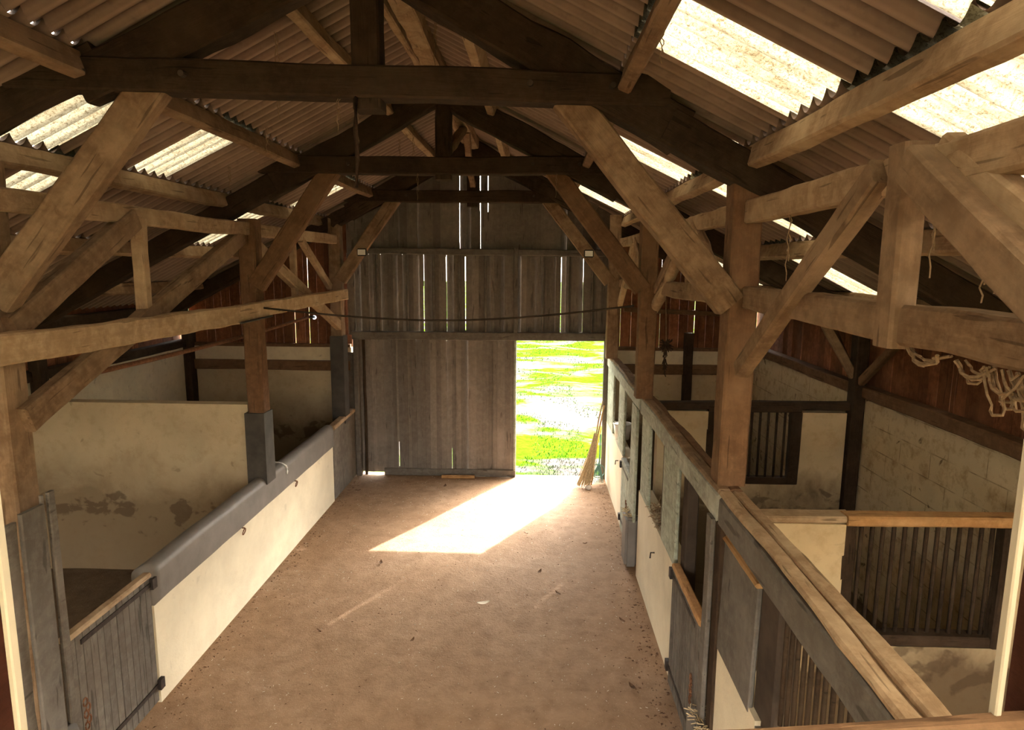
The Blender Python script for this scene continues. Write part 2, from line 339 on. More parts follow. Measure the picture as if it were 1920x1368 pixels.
def add_tube(bm, pts, r, seg=5):
    P = [Vector(p) for p in pts]; rings = []
    for i, p in enumerate(P):
        t = (P[min(i + 1, len(P) - 1)] - P[max(i - 1, 0)]).normalized()
        a = t.cross(Vector((0.1, 0.2, 1)))
        if a.length < 0.05: a = t.cross(Vector((1, 0, 0)))
        a.normalize(); b_ = t.cross(a)
        rings.append([bm.verts.new(p + (a * math.cos(2 * PI * k / seg) + b_ * math.sin(2 * PI * k / seg)) * r) for k in range(seg)])
    for i in range(len(P) - 1):
        for k in range(seg):
            bm.faces.new((rings[i][k], rings[i][(k + 1) % seg], rings[i + 1][(k + 1) % seg], rings[i + 1][k]))
    bm.faces.new(rings[0][::-1]); bm.faces.new(rings[-1])
def prism(name, poly, axis, a, b_, mat, parent=None):
    """extrude a 2-D outline; axis 'X': poly=(y,z), 'Y': poly=(x,z)"""
    bm = bmesh.new(); lo, hi = [], []
    for (u, v) in poly:
        lo.append(bm.verts.new((a, u, v) if axis == 'X' else (u, a, v))); hi.append(bm.verts.new((b_, u, v) if axis == 'X' else (u, b_, v)))
    k = len(poly); bm.faces.new(lo); bm.faces.new(hi[::-1])
    for i in range(k): bm.faces.new((lo[i], lo[(i + 1) % k], hi[(i + 1) % k], hi[i]))
    bmesh.ops.recalc_face_normals(bm, faces=bm.faces)
    return bm_obj(name, bm, mat, parent)

# ------------------------------------------------------------------ overall sizes
XL, XR = -3.15, 1.25            # aisle faces
XC = -1.05                       # ridge line
WL, WR = -6.1, 3.7               # inner faces of the outer walls
ZR, SL = 5.75, 0.52              # ridge height, roof slope
YG, YB = 11.12, -3.2             # gable, open back end
def roof_z(x): return ZR - SL * abs(x - XC)

# ------------------------------------------------------------------ ground and floor
def grid(name, x0, x1, y0, y1, z, step, amp, mat, fr=1.0):
    bm = bmesh.new(); nx, ny = max(1, int((x1 - x0) / step)), max(1, int((y1 - y0) / step)); V = []
    for i in range(nx + 1):
        V.append([bm.verts.new((x0 + (x1 - x0) * i / nx, y0 + (y1 - y0) * j / ny,
                  z + amp * noise.noise(Vector((x0 + (x1 - x0) * i / nx, y0 + (y1 - y0) * j / ny, 0)) * fr))) for j in range(ny + 1)])
    for i in range(nx):
        for j in range(ny): bm.faces.new((V[i][j], V[i + 1][j], V[i + 1][j + 1], V[i][j + 1]))
    return bm_obj(name, bm, mat, None, smooth=True)
tag(grid('floor', XL - 0.1, XR + 0.1, YB, 11.22, 0.0, 0.25, 0.012, 'floor', 0.8), kind='structure')
tag(grid('floor_left', WL - 0.2, XL - 0.1, YB, 11.2, -0.005, 0.25, 0.03, 'dirt', 1.3), kind='structure')
tag(grid('floor_right', XR + 0.1, WR + 0.2, YB, 11.2, -0.005, 0.25, 0.03, 'dirt', 1.3), kind='structure')
bm = bmesh.new()
def quad(bm, x0, x1, y0, y1, z): bm.faces.new([bm.verts.new(p) for p in ((x0, y0, z), (x1, y0, z), (x1, y1, z), (x0, y1, z))])
quad(bm, -90, 90, 40, 160, -0.06); quad(bm, -90, -15, 11.2, 40, -0.06); quad(bm, 15, 90, 11.2, 40, -0.06); quad(bm, -90, -6.4, -60, 11.2, -0.06); quad(bm, 4.0, 90, -60, 11.2, -0.06); quad(bm, -6.4, 4.0, -60, YB, -0.02)
tag(bm_obj('ground', bm, 'grass_ground'), kind='structure')
tag(grid('ground_yard', -15, 15, 11.2, 40, -0.05, 0.3, 0.10, 'grass_ground', 0.6), kind='structure')
bm = bmesh.new()
for i in range(9000):
    y = 11.35 + 22 * rnd.random() ** 1.4; x = rnd.uniform(-1.2, 1.6 + (y - 11) * 0.16)
    dn = noise.noise(Vector((x * 0.9, y * 0.55, 3.0)))
    if dn < -0.02: continue
    z0 = -0.05 + 0.10 * noise.noise(Vector((x, y, 0)) * 0.6); hgt = rnd.uniform(0.02, 0.06); a = rnd.uniform(0, PI); ww = 0.010 + 0.0008 * (y - 11)
    dx, dy = math.cos(a) * ww, math.sin(a) * ww; lx, ly = rnd.uniform(-.04, .04), rnd.uniform(-.04, .04)
    bm.faces.new([bm.verts.new(p) for p in ((x - dx, y - dy, z0 - .02), (x + dx, y + dy, z0 - .02), (x + lx, y + ly, z0 + hgt))])
tag(bm_obj('grass', bm, 'grass_blade'), 'bright green tufts of grass in the sunlit yard beyond the doorway', 'grass', kind='stuff')

# ------------------------------------------------------------------ roof
PITCH_W = 0.148
STEPS = 10
def sheet(bm, side, d0, d1, y0, y1, lift):
    """corrugated sheet from distance d0 to d1 (from the ridge line), lift = height above roof plane"""
    ny = max(2, int(round((y1 - y0) / (PITCH_W / STEPS)))); nx = max(1, int((d1 - d0) / 0.45)); V = []
    for i in range(nx + 1):
        d = d0 + (d1 - d0) * i / nx
        V.append([bm.verts.new((XC + side * d, y0 + (y1 - y0) * j / ny,
                 ZR - SL * d + lift * (0.2 + i / nx * 0.8) + 0.030 * (1.15 - 2.3 * abs(math.sin(PI * (y0 + (y1 - y0) * j / ny) / 0.148)) ** 0.75))) for j in range(ny + 1)])
    for i in range(nx):
        for j in range(ny): bm.faces.new((V[i][j], V[i + 1][j], V[i + 1][j + 1], V[i][j + 1]))
PUR = [0.56, 1.59, 2.42, 3.45, 4.40]
COURSES = [(0.02, 1.62), (1.56, 2.48), (2.40, 3.51), (3.43, 5.45)]
# skylight sheets: (side, course, y0, y1)
SKY = [(1, 1, 3.00, 3.77), (1, 1, 4.48, 5.05), (1, 1, 5.90, 6.55), (1, 1, 9.62, 10.4), (1, 1, 1.5, 2.35),
       (1, 2, 2.20, 3.14), (1, 2, 5.57, 6.10), (1, 2, 8.1, 8.6), (1, 3, 4.88, 5.22), (1, 3, 6.42, 7.06), (1, 3, 9.8, 10.3), (1, 3, 2.2, 3.1),
       (-1, 1, 4.12, 4.78), (-1, 1, 5.57, 6.25), (-1, 1, 9.1, 9.7), (-1, 2, 4.72, 5.2), (-1, 2, 8.25, 8.95), (-1, 3, 8.05, 8.40),
       (1, 1, -3.1, 0.9), (-1, 1, -3.1, 0.9), (1, 2, -3.1, 0.9), (-1, 2, -3.1, 0.9), (1, 3, -3.1, 0.9), (-1, 3, -3.1, 0.9), (-1, 2, 2.2, 3.1), (-1, 3, 2.2, 3.1), (-1, 1, 2.4, 3.3)]  # sheets starting at the back end are added, out of view, for fill light
SHEET = 'fibreglass'
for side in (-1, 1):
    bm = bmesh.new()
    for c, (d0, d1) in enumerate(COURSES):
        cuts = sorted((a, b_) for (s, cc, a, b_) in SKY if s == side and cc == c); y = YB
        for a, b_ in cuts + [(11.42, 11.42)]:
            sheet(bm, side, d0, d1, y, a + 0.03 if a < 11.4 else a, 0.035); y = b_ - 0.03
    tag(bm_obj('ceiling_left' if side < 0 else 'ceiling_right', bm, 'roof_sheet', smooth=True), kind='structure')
where = {0: 'topmost', 1: 'upper', 2: 'middle', 3: 'lower'}
SKY_LAB = {
 (1, 1, 3.00): 'large bright translucent corrugated sheet at top right, nearest above the right post',
 (1, 1, 4.48): 'thin strip of translucent sheet showing above the right end of the front truss',
 (1, 1, 5.90): 'translucent sheet with a dark hole, above the front right brace',
 (1, 1, 9.62): 'farthest narrow translucent sheet of the right slope, by the gable',
 (1, 1, 1.5): 'translucent sheet cut by the very top right corner',
 (1, 2, 2.20): 'translucent sheet between the near right purlin and the girder top',
 (1, 2, 5.57): 'small translucent sheet seen under the right girder beside the post',
 (1, 2, 8.1): 'slim translucent sheet low on the right slope near the far end',
 (1, 3, 4.88): 'slanting translucent strip low at right above the boarded wall',
 (1, 3, 6.42): 'scalloped translucent sheet end showing over the right lower beam',
 (1, 3, 9.8): 'tiny translucent patch behind the front right brace foot',
 (1, 3, 2.2): 'translucent sheet at right edge above the knee brace',
 (-1, 1, 4.12): 'translucent sheet at upper left just under the front collar beam',
 (-1, 1, 5.57): 'five-wave translucent sheet on the left slope between the first two trusses',
 (-1, 1, 9.1): 'far left-slope translucent sheet behind the second truss brace',
 (-1, 2, 4.72): 'small translucent sheet at left edge below the purlin',
 (-1, 2, 8.25): 'translucent sheet above the second left post',
 (-1, 3, 8.05): 'thin translucent strip low on the left slope beside the short strut'}
for (s, c, a, b_) in SKY:
    bm = bmesh.new(); d0, d1 = COURSES[c]; sheet(bm, s, d0, d1, a, b_, 0.048)
    o = bm_obj('translucent_roof_sheet', bm, 'fibreglass_fill' if a < -1 else 'fibreglass', smooth=True)
    tag(o, SKY_LAB.get((s, c, a), 'translucent corrugated roof sheet overhead by the viewpoint, %s row of the %s slope, %s' % (where[c], 'left' if s < 0 else 'right', 'added unseen behind to light the barn' if a < -1 else ('above' if a < 2 else 'ahead'))), 'skylight', 'translucent roof sheets')
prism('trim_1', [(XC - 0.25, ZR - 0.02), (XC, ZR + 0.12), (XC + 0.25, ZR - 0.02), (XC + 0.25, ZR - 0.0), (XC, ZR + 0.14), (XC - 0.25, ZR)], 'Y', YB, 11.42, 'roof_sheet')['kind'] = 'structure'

# ------------------------------------------------------------------ outer walls
def blockwall(name, x0, x1, y0, y1, z1, mat): return tag(box(name, x0, x1, y0, y1, -0.1, z1, mat), kind='structure')
blockwall('wall_left', WL - 0.2, WL, YB, 11.3, 2.28, 'lime_left_up')
blockwall('wall_right', WR, WR + 0.2, YB, 11.3, 2.30, 'lime_right')
def boards(bm, axis, pos, a0, a1, z0, ztop, wmin, wmax, th, gap=0.004, slits=()):
    """vertical boards standing on plane axis=pos between a0 and a1; ztop may be a function"""
    a = a0
    while a < a1 - 0.02:
        wd = min(rnd.uniform(wmin, wmax), a1 - a); off = rnd.uniform(0, th * 0.7)
        g = gap
        for (s, gw) in slits:
            if a < s <= a + wd: g = gw; wd = max(0.03, s - a)
        zt = ztop(a + wd / 2) if callable(ztop) else ztop
        if axis == 'X': add_box(bm, pos + off, pos + off + th, a, a + wd - g, z0, zt)
        else: add_box(bm, a, a + wd - g, pos + off, pos + off + th, z0, zt)
        a += wd
for nm, x, s in (('wall_left_boards', WL - 0.12, -1), ('wall_right_boards', WR + 0.08, 1)):
    bm = bmesh.new(); boards(bm, 'X', x, YB, 11.25, 2.36, roof_z(WR if s > 0 else WL) + 0.02, 0.14, 0.20, 0.018, 0.003, ((5.95, 0.012), (9.3, 0.01), (2.9, 0.01)))
    # backing behind the boards except at the slits
    tag(bm_obj(nm, bm, 'brown_boards'), kind='structure')
for x0, x1, nm in ((WL - 0.1, WL + 0.07, 'left'), (WR - 0.07, WR + 0.1, 'right')):
    beam('wall_sill_beam', ((x0 + x1) / 2, YB, 2.34), ((x0 + x1) / 2, 11.1, 2.34), 0.15, 0.13, 'timber_red' if nm == 'right' else 'timber_dark')
    tag(bpy.context.scene.objects[-1] if False else C.objects[-1], 'dark timber plate lying along the top of the %s outer block wall' % nm, 'beam', 'outer wall plates')
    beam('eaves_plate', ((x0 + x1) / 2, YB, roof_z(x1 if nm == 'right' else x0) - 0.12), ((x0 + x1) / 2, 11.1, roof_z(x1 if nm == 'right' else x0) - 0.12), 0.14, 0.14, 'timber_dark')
    tag(C.objects[-1], 'dark eaves beam under the roof edge of the %s outer wall' % nm, 'beam', 'eaves plates')

# near end, behind the viewpoint: boarded, with the aisle doors standing open
for x0, x1 in ((WL - 0.2, XL), (XR, WR + 0.2)):
    tag(box('wall_front', x0, x1, YB - 0.15, YB, -0.1, 2.3, 'lime_part'), kind='structure')
bm = bmesh.new(); boards(bm, 'Y', YB - 0.1, WL, XL, 2.28, lambda x: roof_z(x) + 0.02, 0.14, 0.2, 0.018, 0.0); boards(bm, 'Y', YB - 0.1, XR, WR, 2.28, lambda x: roof_z(x) + 0.02, 0.14, 0.2, 0.018, 0.0)
boards(bm, 'Y', YB - 0.1, XL, XR, 2.9, lambda x: roof_z(x) + 0.02, 0.14, 0.2, 0.018, 0.0)
tag(bm_obj('wall_front_boards', bm, 'brown_boards'), kind='structure')
# gable (far) wall: masonry in the stalls, boards above, the doorway in the aisle
for nm, x0, x1 in (('wall_back_left', WL, XL - 0.05), ('wall_back_right', XR + 0.05, WR)):
    tag(box(nm, x0, x1, YG, YG + 0.18, -0.1, 1.88, 'lime_left' if 'left' in nm else 'lime_part'), kind='structure')
    tag(box(nm + '_upper', x0, x1, YG - 0.02, YG + 0.16, 2.05, 2.28, 'lime_left_up'), kind='structure')
    bm = bmesh.new(); boards(bm, 'Y', YG + 0.07, x0, x1, 2.24, lambda x: roof_z(x) + 0.02, 0.13, 0.19, 0.018, 0.003,
                             ((2.72, 0.012), (-4.2, 0.01), (-3.95, 0.008), (-3.5, 0.012)))
    tag(bm_obj(nm + '_boards', bm, 'brown_boards'), kind='structure')
    beam('lintel_beam', (x0 + 0.02, YG + 0.04, 1.965), (x1 - 0.02, YG + 0.04, 1.965), 0.2, 0.17, 'timber_red')
    tag(C.objects[-1], 'reddish timber built into the %s end wall under a white band' % ('left' if 'left' in nm else 'right'), 'beam', 'end wall timbers')
    beam('wall_rail', (x0 + 0.02, YG + 0.03, 2.30), (x1 - 0.02, YG + 0.03, 2.30), 0.08, 0.07, 'timber_red')
    tag(C.objects[-1], 'thin brown rail at the foot of the %s gable boards' % ('left' if 'left' in nm else 'right'), 'rail', 'gable board rails')
beam('wall_rail', (1.5, YG + 0.02, 2.98), (3.4, YG + 0.02, 2.90), 0.05, 0.08, 'timber_red'); tag(C.objects[-1], 'slightly sloping brown rail across the middle of the right gable boards', 'rail', 'gable board rails')
# aisle part of the gable
def gable_boards(name, x0, x1, z0, z1, y, mat, slits=(), parent=None, wr=(0.05, 0.15)):
    bm = bmesh.new(); x = x0
    while x < x1 - 0.01:
        wd = min(rnd.uniform(*wr), x1 - x); off = rnd.choice((0, 0.008, 0.024, 0.036)); g = 0.0
        for (s, gw, za, zb) in slits:
            if x < s <= x + wd: wd = max(0.03, s - x); g = gw; sl = (za, zb)
        zt = z1(x + wd / 2) if callable(z1) else z1
        if g:
            add_box(bm, x, x + wd - g, y + off, y + off + 0.018, z0, zt)
            for a, b_ in ((z0, sl[0]), (sl[1], zt)):
                if b_ > a + 0.01: add_box(bm, x + wd - g, x + wd, y + off, y + off + 0.018, a, b_)
        else:
            add_box(bm, x, x + wd, y + off, y + off + 0.018, z0, zt)
        # overlap strip behind the joint so that the wall is closed
        if not g: add_box(bm, x + wd - 0.02, x + wd + 0.02, y + 0.045, y + 0.06, z0, zt - 0.02)
        x += wd
    return bm_obj(name, bm, mat, parent)
tag(gable_boards('wall_back', XL - 0.1, XR + 0.06, 2.5, 3.9, YG, 'grey_boards',
    ((-1.92, 0.009, 2.55, 3.35), (-1.53, 0.008, 3.42, 3.85), (-1.20, 0.013, 2.6, 3.85), (0.43, 0.010, 2.52, 3.85), (0.80, 0.003, 3.4, 3.82))), kind='structure')
tag(gable_boards('wall_back_top', XL - 0.1, XR + 0.06, 3.9, lambda x: roof_z(x) + 0.02, YG + 0.02, 'grey_boards',
    ((-1.3, 0.004, 4.1, 4.8), (-0.95, 0.006, 4.6, 5.2), (-0.82, 0.008, 4.6, 5.2)), wr=(0.1, 0.2)), kind='structure')
for i in range(2):
    pass
# frame timbers of the gable
t = thing('doorway_frame', 'weathered grey frame of rails and stud around the far doorway', 'door frame', (-1.0, YG - 0.05, 0))
beam('header', (XL - 0.02, YG - 0.04, 2.50), (XR - 0.02, YG - 0.04, 2.51), 0.09, 0.14, 'grey_panel', t)
beam('upper_rail', (XL + 0.1, YG - 0.03, 3.94), (XR - 0.1, YG - 0.03, 3.92), 0.06, 0.11, 'grey_panel', t)
beam('stud', (-0.34, YG - 0.045, 2.57), (-0.34, YG - 0.045, 4.0), 0.08, 0.09, 'grey_panel', t)
for xx in (-2.72, -2.2, -1.75, -1.3, -0.86, 0.12, 0.55, 0.95):
    beam('batten', (xx, YG - 0.012, 2.57), (xx, YG - 0.012, 3.89), 0.045, 0.055, 'grey_panel', t, wob=0.003)
beam('side_post', (XR - 0.03, YG - 0.04, 0), (XR - 0.03, YG - 0.04, 2.45), 0.09, 0.06, 'grey_panel', t)
beam('side_post', (XL + 0.05, YG - 0.06, 0), (XL + 0.05, YG - 0.06, 2.45), 0.09, 0.14, 'grey_panel', t)
beam('side_post', (XL + 0.17, YG - 0.03, 0), (XL + 0.17, YG - 0.03, 2.43), 0.05, 0.05, 'timber_dark', t)
box('jamb_board', XL - 0.12, XL - 0.01, YG - 0.05, YG - 0.02, 0, 2.2, 'grey_planks', t)
# sliding door
door = thing('door_1', None, None, (-1.7, YG, 0), kind='structure')
gable_boards('planks', -3.09, -0.36, 0.05, 2.44, YG - 0.03, 'grey_boards', ((-2.42, 0.01, 0.15, 0.6), (-1.45, 0.006, 0.1, 0.5)), door)
beam('bottom_rail', (-2.66, YG - 0.035, 0.06), (-0.33, YG - 0.035, 0.07), 0.05, 0.13, 'grey_panel', door)
beam('edge_strip', (-0.345, YG - 0.03, 0.03), (-0.345, YG - 0.03, 2.45), 0.045, 0.06, 'green_wood', door, wob=0.002)

# ------------------------------------------------------------------ left aisle wall
wl = thing('wall_left_aisle', None, None, (XL - 0.1, 7.3, 0), kind='structure')
box('half_wall', XL - 0.14, XL, 4.93, 9.74, 0, 0.95, 'lime_clean', wl)
bm = bmesh.new(); prof = []
for k in range(9):
    a = PI * k / 8; prof.append((XL - 0.065 + 0.085 * math.cos(a), 1.16 + 0.075 * math.sin(a)))
prof = [(XL + 0.02, 0.90)] + prof + [(XL - 0.15, 0.90)]
N = 40; rings = []
for i in range(N + 1):
    y = 4.9 + (9.74 - 4.9) * i / N; dz = 0.012 * noise.noise(Vector((0, y * 1.3, 5)))
    rings.append([bm.verts.new((x + 0.006 * noise.noise(Vector((x * 9, y * 3, z * 9))), y, z + (dz if z > 1 else 0))) for x, z in prof])
for i in range(N):
    for j in range(len(prof) - 1): bm.faces.new((rings[i][j], rings[i][j + 1], rings[i + 1][j + 1], rings[i + 1][j]))
bm.faces.new(rings[0]); bm.faces.new(rings[-1]); bmesh.ops.recalc_face_normals(bm, faces=bm.faces)
o = bm_obj('padded_cap', bm, 'grey_paint', wl, smooth=True); o['label'] = 'smooth rounded grey capping'
tube('paint_mark', [(XL + 0.028 - 0.004 * k * k * 0.2 - (0.0 if k < 4 else (k - 3) * 0.035), 7.80 + 0.02 * math.sin(k), 1.08 + min(k, 4) * 0.035 + (0.0 if k < 5 else 0.01)) for k in range(8)], 0.012, 'lamp_glass', wl)
for y in (6.55, 8.1):
    t = thing('tethering_ring', 'small rusty iron tethering ring on the white left half wall, %s' % ('the nearer one' if y < 7 else 'the farther one'), 'ring', (XL + 0.02, y, 0.88), 'tethering rings on the left wall')
    tube('ring', [(XL + 0.03 + 0.01 * math.sin(a), y + 0.03 * math.cos(a), 0.845 + 0.035 * math.sin(a)) for a in [2 * PI * k / 14 for k in range(15)]], 0.006, 'rust', t)
    tube('staple', [(XL - 0.01, y, 0.89), (XL + 0.04, y, 0.885)], 0.008, 'rust', t)
t = thing('stall_partition', 'grey boarded panel with a bare wood top edge, left side next to the gable door', 'panel', (XL, 10.3, 0))
box('panel', XL - 0.06, XL + 0.005, 9.76, 10.98, 0.02, 1.16, 'grey_planks', t)
beam('top_rail', (XL - 0.03, 9.76, 1.185), (XL - 0.03, 10.95, 1.20), 0.12, 0.07, 'timber_light', t)

def half_door(label, x, y0, y1, z0, z1, side, mat, toplight, group='stable half doors', lock=True, nplank=12):
    """boarded half door on plane x; side=+1 when the aisle is at larger x"""
    t = thing('stable_door', label, 'door', (x, (y0 + y1) / 2, z0), group)
    bm = bmesh.new(); wd = (y1 - y0) / nplank; cy, cz = (y0 + y1) / 2, (z0 + z1) / 2
    for k in range(nplank):
        d = rnd.uniform(0, 0.004)
        add_box(bm, -0.02 + d * side, 0.015 + d * side, y0 + wd * k + 0.004 - cy, y0 + wd * (k + 1) - 0.004 - cy, z0 - cz, z1 - cz)
    add_box(bm, -0.03, 0.008, y0 - cy, y1 - cy, z0 + 0.01 - cz, z1 - 0.01 - cz) if side > 0 else add_box(bm, -0.008, 0.03, y0 - cy, y1 - cy, z0 + 0.01 - cz, z1 - 0.01 - cz)
    bmesh.ops.recalc_face_normals(bm, faces=bm.faces)
    bm_obj('planks', bm, mat, t, Matrix.Translation((x, cy, cz)))
    beam('top_rail', (x - 0.01 * side, y0, z1 + 0.02), (x - 0.01 * side, y1, z1 + 0.02), 0.075, 0.045, toplight, t, wob=0.004)['label'] = 'worn bare wood top edge'
    far = y1 if lock else y1
    for z in (z1 - 0.06, z0 + 0.14):
        h = thing_part('hinge', t, (x, y1, z))
        s = side
        bm = bmesh.new(); add_box(bm, x + s * 0.018, x + s * 0.026, y0 + 0.12, y1 + 0.02, z - 0.018, z + 0.018); add_box(bm, x + s * 0.012, x + s * 0.045, y1 - 0.01, y1 + 0.05, z - 0.045, z + 0.045)
        bmesh.ops.recalc_face_normals(bm, faces=bm.faces); bm_obj('strap_hinge', bm, 'iron', t)
    bm = bmesh.new()
    for k in range(5):
        c = Vector((x + side * 0.05, y0 + 0.07 + 0.012 * (k % 2), z0 + 0.62 - 0.045 * k))
        add_tube(bm, [c + Vector((0.008 * (k % 2), 0.02 * math.cos(a), 0.03 * math.sin(a))) for a in [2 * PI * j / 10 for j in range(11)]], 0.006)
    bm_obj('chain', bm, 'rust', t)
    return t
def thing_part(*a): return None
half_door('grey plank stable half door at lower left with a pale worn top edge', XL - 0.0, 3.93, 4.88, 0.06, 1.16, 1, 'grey_planks', 'timber_light', nplank=13)
# boarding around the front left post
t = thing('post_cladding', 'weathered grey planks boxed around the foot of the front left post', 'planks', (-3.25, 3.75, 0))
for (y0, y1, xo, zt, mm) in ((3.46, 3.60, -3.12, 2.16, 'grey_planks'), (3.61, 3.80, -3.09, 2.20, 'grey_panel'), (3.83, 3.845, -3.13, 2.24, 'grey_planks'), (3.86, 3.92, -3.11, 2.25, 'grey_planks')):
    o = beam('plank', (xo, (y0 + y1) / 2, 0.3 if mm != 'grey_panel' else 0.0), (xo, (y0 + y1) / 2, zt), 0.03, y1 - y0, mm, t, up=(0, 1, 0), wob=0.006)
beam('concrete_foot', (-3.16, 3.72, 0), (-3.16, 3.72, 0.62), 0.36, 0.34, 'grey_paint', t, roundish=True)

# left stall partitions
tag(box('wall_left_partition', WL, XL - 0.2, 7.3, 7.46, -0.05, 2.08, 'lime_left'), kind='structure')

# ------------------------------------------------------------------ right stall fronts
wr = thing('wall_right_aisle', None, None, (XR + 0.1, 7.3, 0), kind='structure')
for (y0, y1, z) in ((8.85, 11.08, 1.05), (5.42, 7.45, 1.08), (3.33, 4.15, 1.20), (0.2, 2.35, 1.2)):
    box('half_wall', XR, XR + 0.16, y0, y1, -0.02, z, 'lime_clean', wr)
def jboard(nm, t, y0, y1, z0, z1, mat, x=XR, th=0.035):
    return beam(nm, (x + th / 2, (y0 + y1) / 2, z0), (x + th / 2, (y0 + y1) / 2, z1), th, y1 - y0, mat, t, up=(0, 1, 0), wob=0.004)
# bay far
t = thing('stall_partition', 'pale green wooden stall front beside the bright doorway, farthest on the right', 'stall front', (XR, 9.2, 1), 'right stall fronts')
beam('top_rail', (XR + 0.01, 7.5, 2.10), (XR + 0.01, 11.05, 2.11), 0.06, 0.16, 'green_rail', t)
beam('capping', (XR + 0.05, 7.5, 2.20), (XR + 0.05, 11.05, 2.21), 0.13, 0.045, 'timber', t, wob=0.02)
for a, b_, c, d in ((10.2, 11.05, 1.05, 2.03), (8.92, 9.5, 1.05, 2.03)): jboard('board', t, a, b_, c, d, 'green_wood')
jboard('jamb', t, 7.62, 8.02, 0.6, 2.03, 'green_wood', XR - 0.03)
jboard('inner_board', t, 9.54, 9.75, 1.05, 2.03, 'grey_planks', XR + 0.05)
half_door('green painted stable half door near the doorway on the right', XR, 8.06, 8.84, 0.05, 1.02, -1, 'green_wood', 'green_rail', nplank=6)
# bay middle
t = thing('stall_partition', 'green-grey peeling stall front in the middle right, between the two right posts', 'stall front', (XR, 5.9, 1), 'right stall fronts')
beam('top_rail', (XR + 0.01, 4.22, 2.10), (XR + 0.01, 7.42, 2.11), 0.06, 0.19, 'green_rail', t)
beam('capping', (XR + 0.03, 4.22, 2.215), (XR + 0.03, 7.42, 2.215), 0.09, 0.04, 'timber', t, wob=0.012)
beam('capping', (XR + 0.11, 4.22, 2.20), (XR + 0.10, 7.42, 2.205), 0.08, 0.05, 'timber_red', t, wob=0.012)
beam('capping', (XR + 0.07, 4.22, 2.19), (XR + 0.07, 7.42, 2.19), 0.14, 0.03, 'timber', t, wob=0.004)
jboard('board', t, 6.88, 7.38, 1.08, 2.03, 'green_wood'); jboard('board', t, 5.46, 6.08, 1.08, 2.03, 'green_wood')
jboard('inner_board', t, 6.1, 6.42, 1.08, 2.03, 'timber_dark', XR + 0.06)
jboard('inner_post', t, 5.28, 5.44, 0.0, 2.03, 'dark_inside', XR + 0.05, 0.1)
jboard('jamb', t, 4.22, 4.34, 0.5, 2.02, 'grey_planks', XR - 0.05)
jboard('jamb', t, 4.08, 4.2, 0.5, 2.02, 'timber_dark', XR - 0.02)
half_door('grey ribbed stable half door standing by the front right post', XR - 0.01, 4.42, 5.36, 0.05, 1.12, -1, 'grey_planks', 'timber_fresh', nplank=22)
# bay near
t = thing('stall_partition', 'nearest right stall front with grey panel, sloping rail and bar grille', 'stall front', (XR, 3.0, 1), 'right stall fronts')
beam('top_rail', (XR + 0.01, 1.35, 2.09), (XR + 0.01, 4.15, 2.10), 0.06, 0.19, 'grey_panel', t)
beam('capping', (XR + 0.03, 1.35, 2.205), (XR + 0.03, 4.2, 2.215), 0.085, 0.04, 'timber_light', t, wob=0.011)
beam('capping', (XR + 0.125, 1.35, 2.20), (XR + 0.115, 4.2, 2.21), 0.085, 0.055, 'timber_light', t, wob=0.013)
beam('capping', (XR + 0.08, 1.35, 2.19), (XR + 0.08, 4.2, 2.195), 0.15, 0.03, 'timber', t, wob=0.004)
beam('panel', (XR + 0.012, 3.81, 1.17), (XR + 0.02, 3.81, 1.93), 0.03, 0.74, 'grey_panel', t, up=(0, 1, 0))
beam('panel_edge', (XR + 0.02, 3.44, 1.945), (XR + 0.02, 4.17, 1.945), 0.06, 0.03, 'timber_fresh', t)
jboard('inner_post', t, 3.18, 3.46, 0.0, 2.0, 'dark_inside', XR + 0.035, 0.12)
for k in range(12):
    y = 3.14 - k * 0.075
    tube('bar', [(XR + 0.06, y, 1.32), (XR + 0.06, y, 2.02)], 0.012, 'timber_dark', t)
beam('sill', (XR + 0.08, 2.3, 1.20), (XR + 0.08, 3.2, 1.20), 0.2, 0.06, 'straw', t)
box('wall_right_sill', XR, XR + 0.16, 2.35, 3.33, -0.02, 1.17, 'grey_paint', wr)
# concrete piers with their clogged tops
for (y, zt, lab) in ((7.82, 0.64, 'dark concrete pier at the foot of the second right post'), (4.22, 0.52, 'short dark concrete pier with straw on top by the nearest right half door')):
    t = thing('concrete_pier', lab, 'pier', (XR - 0.03, y, 0), 'concrete piers in the aisle')
    box('pier', XR - 0.11, XR + 0.05, y - 0.17, y + 0.17, 0, zt, 'grey_paint', t, 0.03)
    bm = bmesh.new()
    for k in range(60):
        a = rnd.uniform(0, 2 * PI); c = Vector((XR - 0.04 + rnd.uniform(-.06, .05), y + rnd.uniform(-.15, .15), zt + rnd.uniform(0, .035)))
        add_tube(bm, [c, c + Vector((math.cos(a) * .05, math.sin(a) * .05, rnd.uniform(-.01, .02)))], 0.004, 3)
    o = bm_obj('straw', bm, 'straw', t); o['kind'] = 'stuff'; o['label'] = 'loose straw lying on top'
# straw in the manger opening
bm = bmesh.new()
for k in range(160):
    a = rnd.uniform(0, 2 * PI); c = Vector((XR + rnd.uniform(.0, .14), rnd.uniform(6.1, 6.85), 1.08 + rnd.uniform(0, .08)))
    add_tube(bm, [c, c + Vector((math.cos(a) * .05, math.sin(a) * .06, rnd.uniform(-.03, .05)))], 0.004, 3)
tag(bm_obj('hay', bm, 'cobweb'), 'grey dusty hay on the ledge of the middle right stall opening', 'hay', kind='stuff')
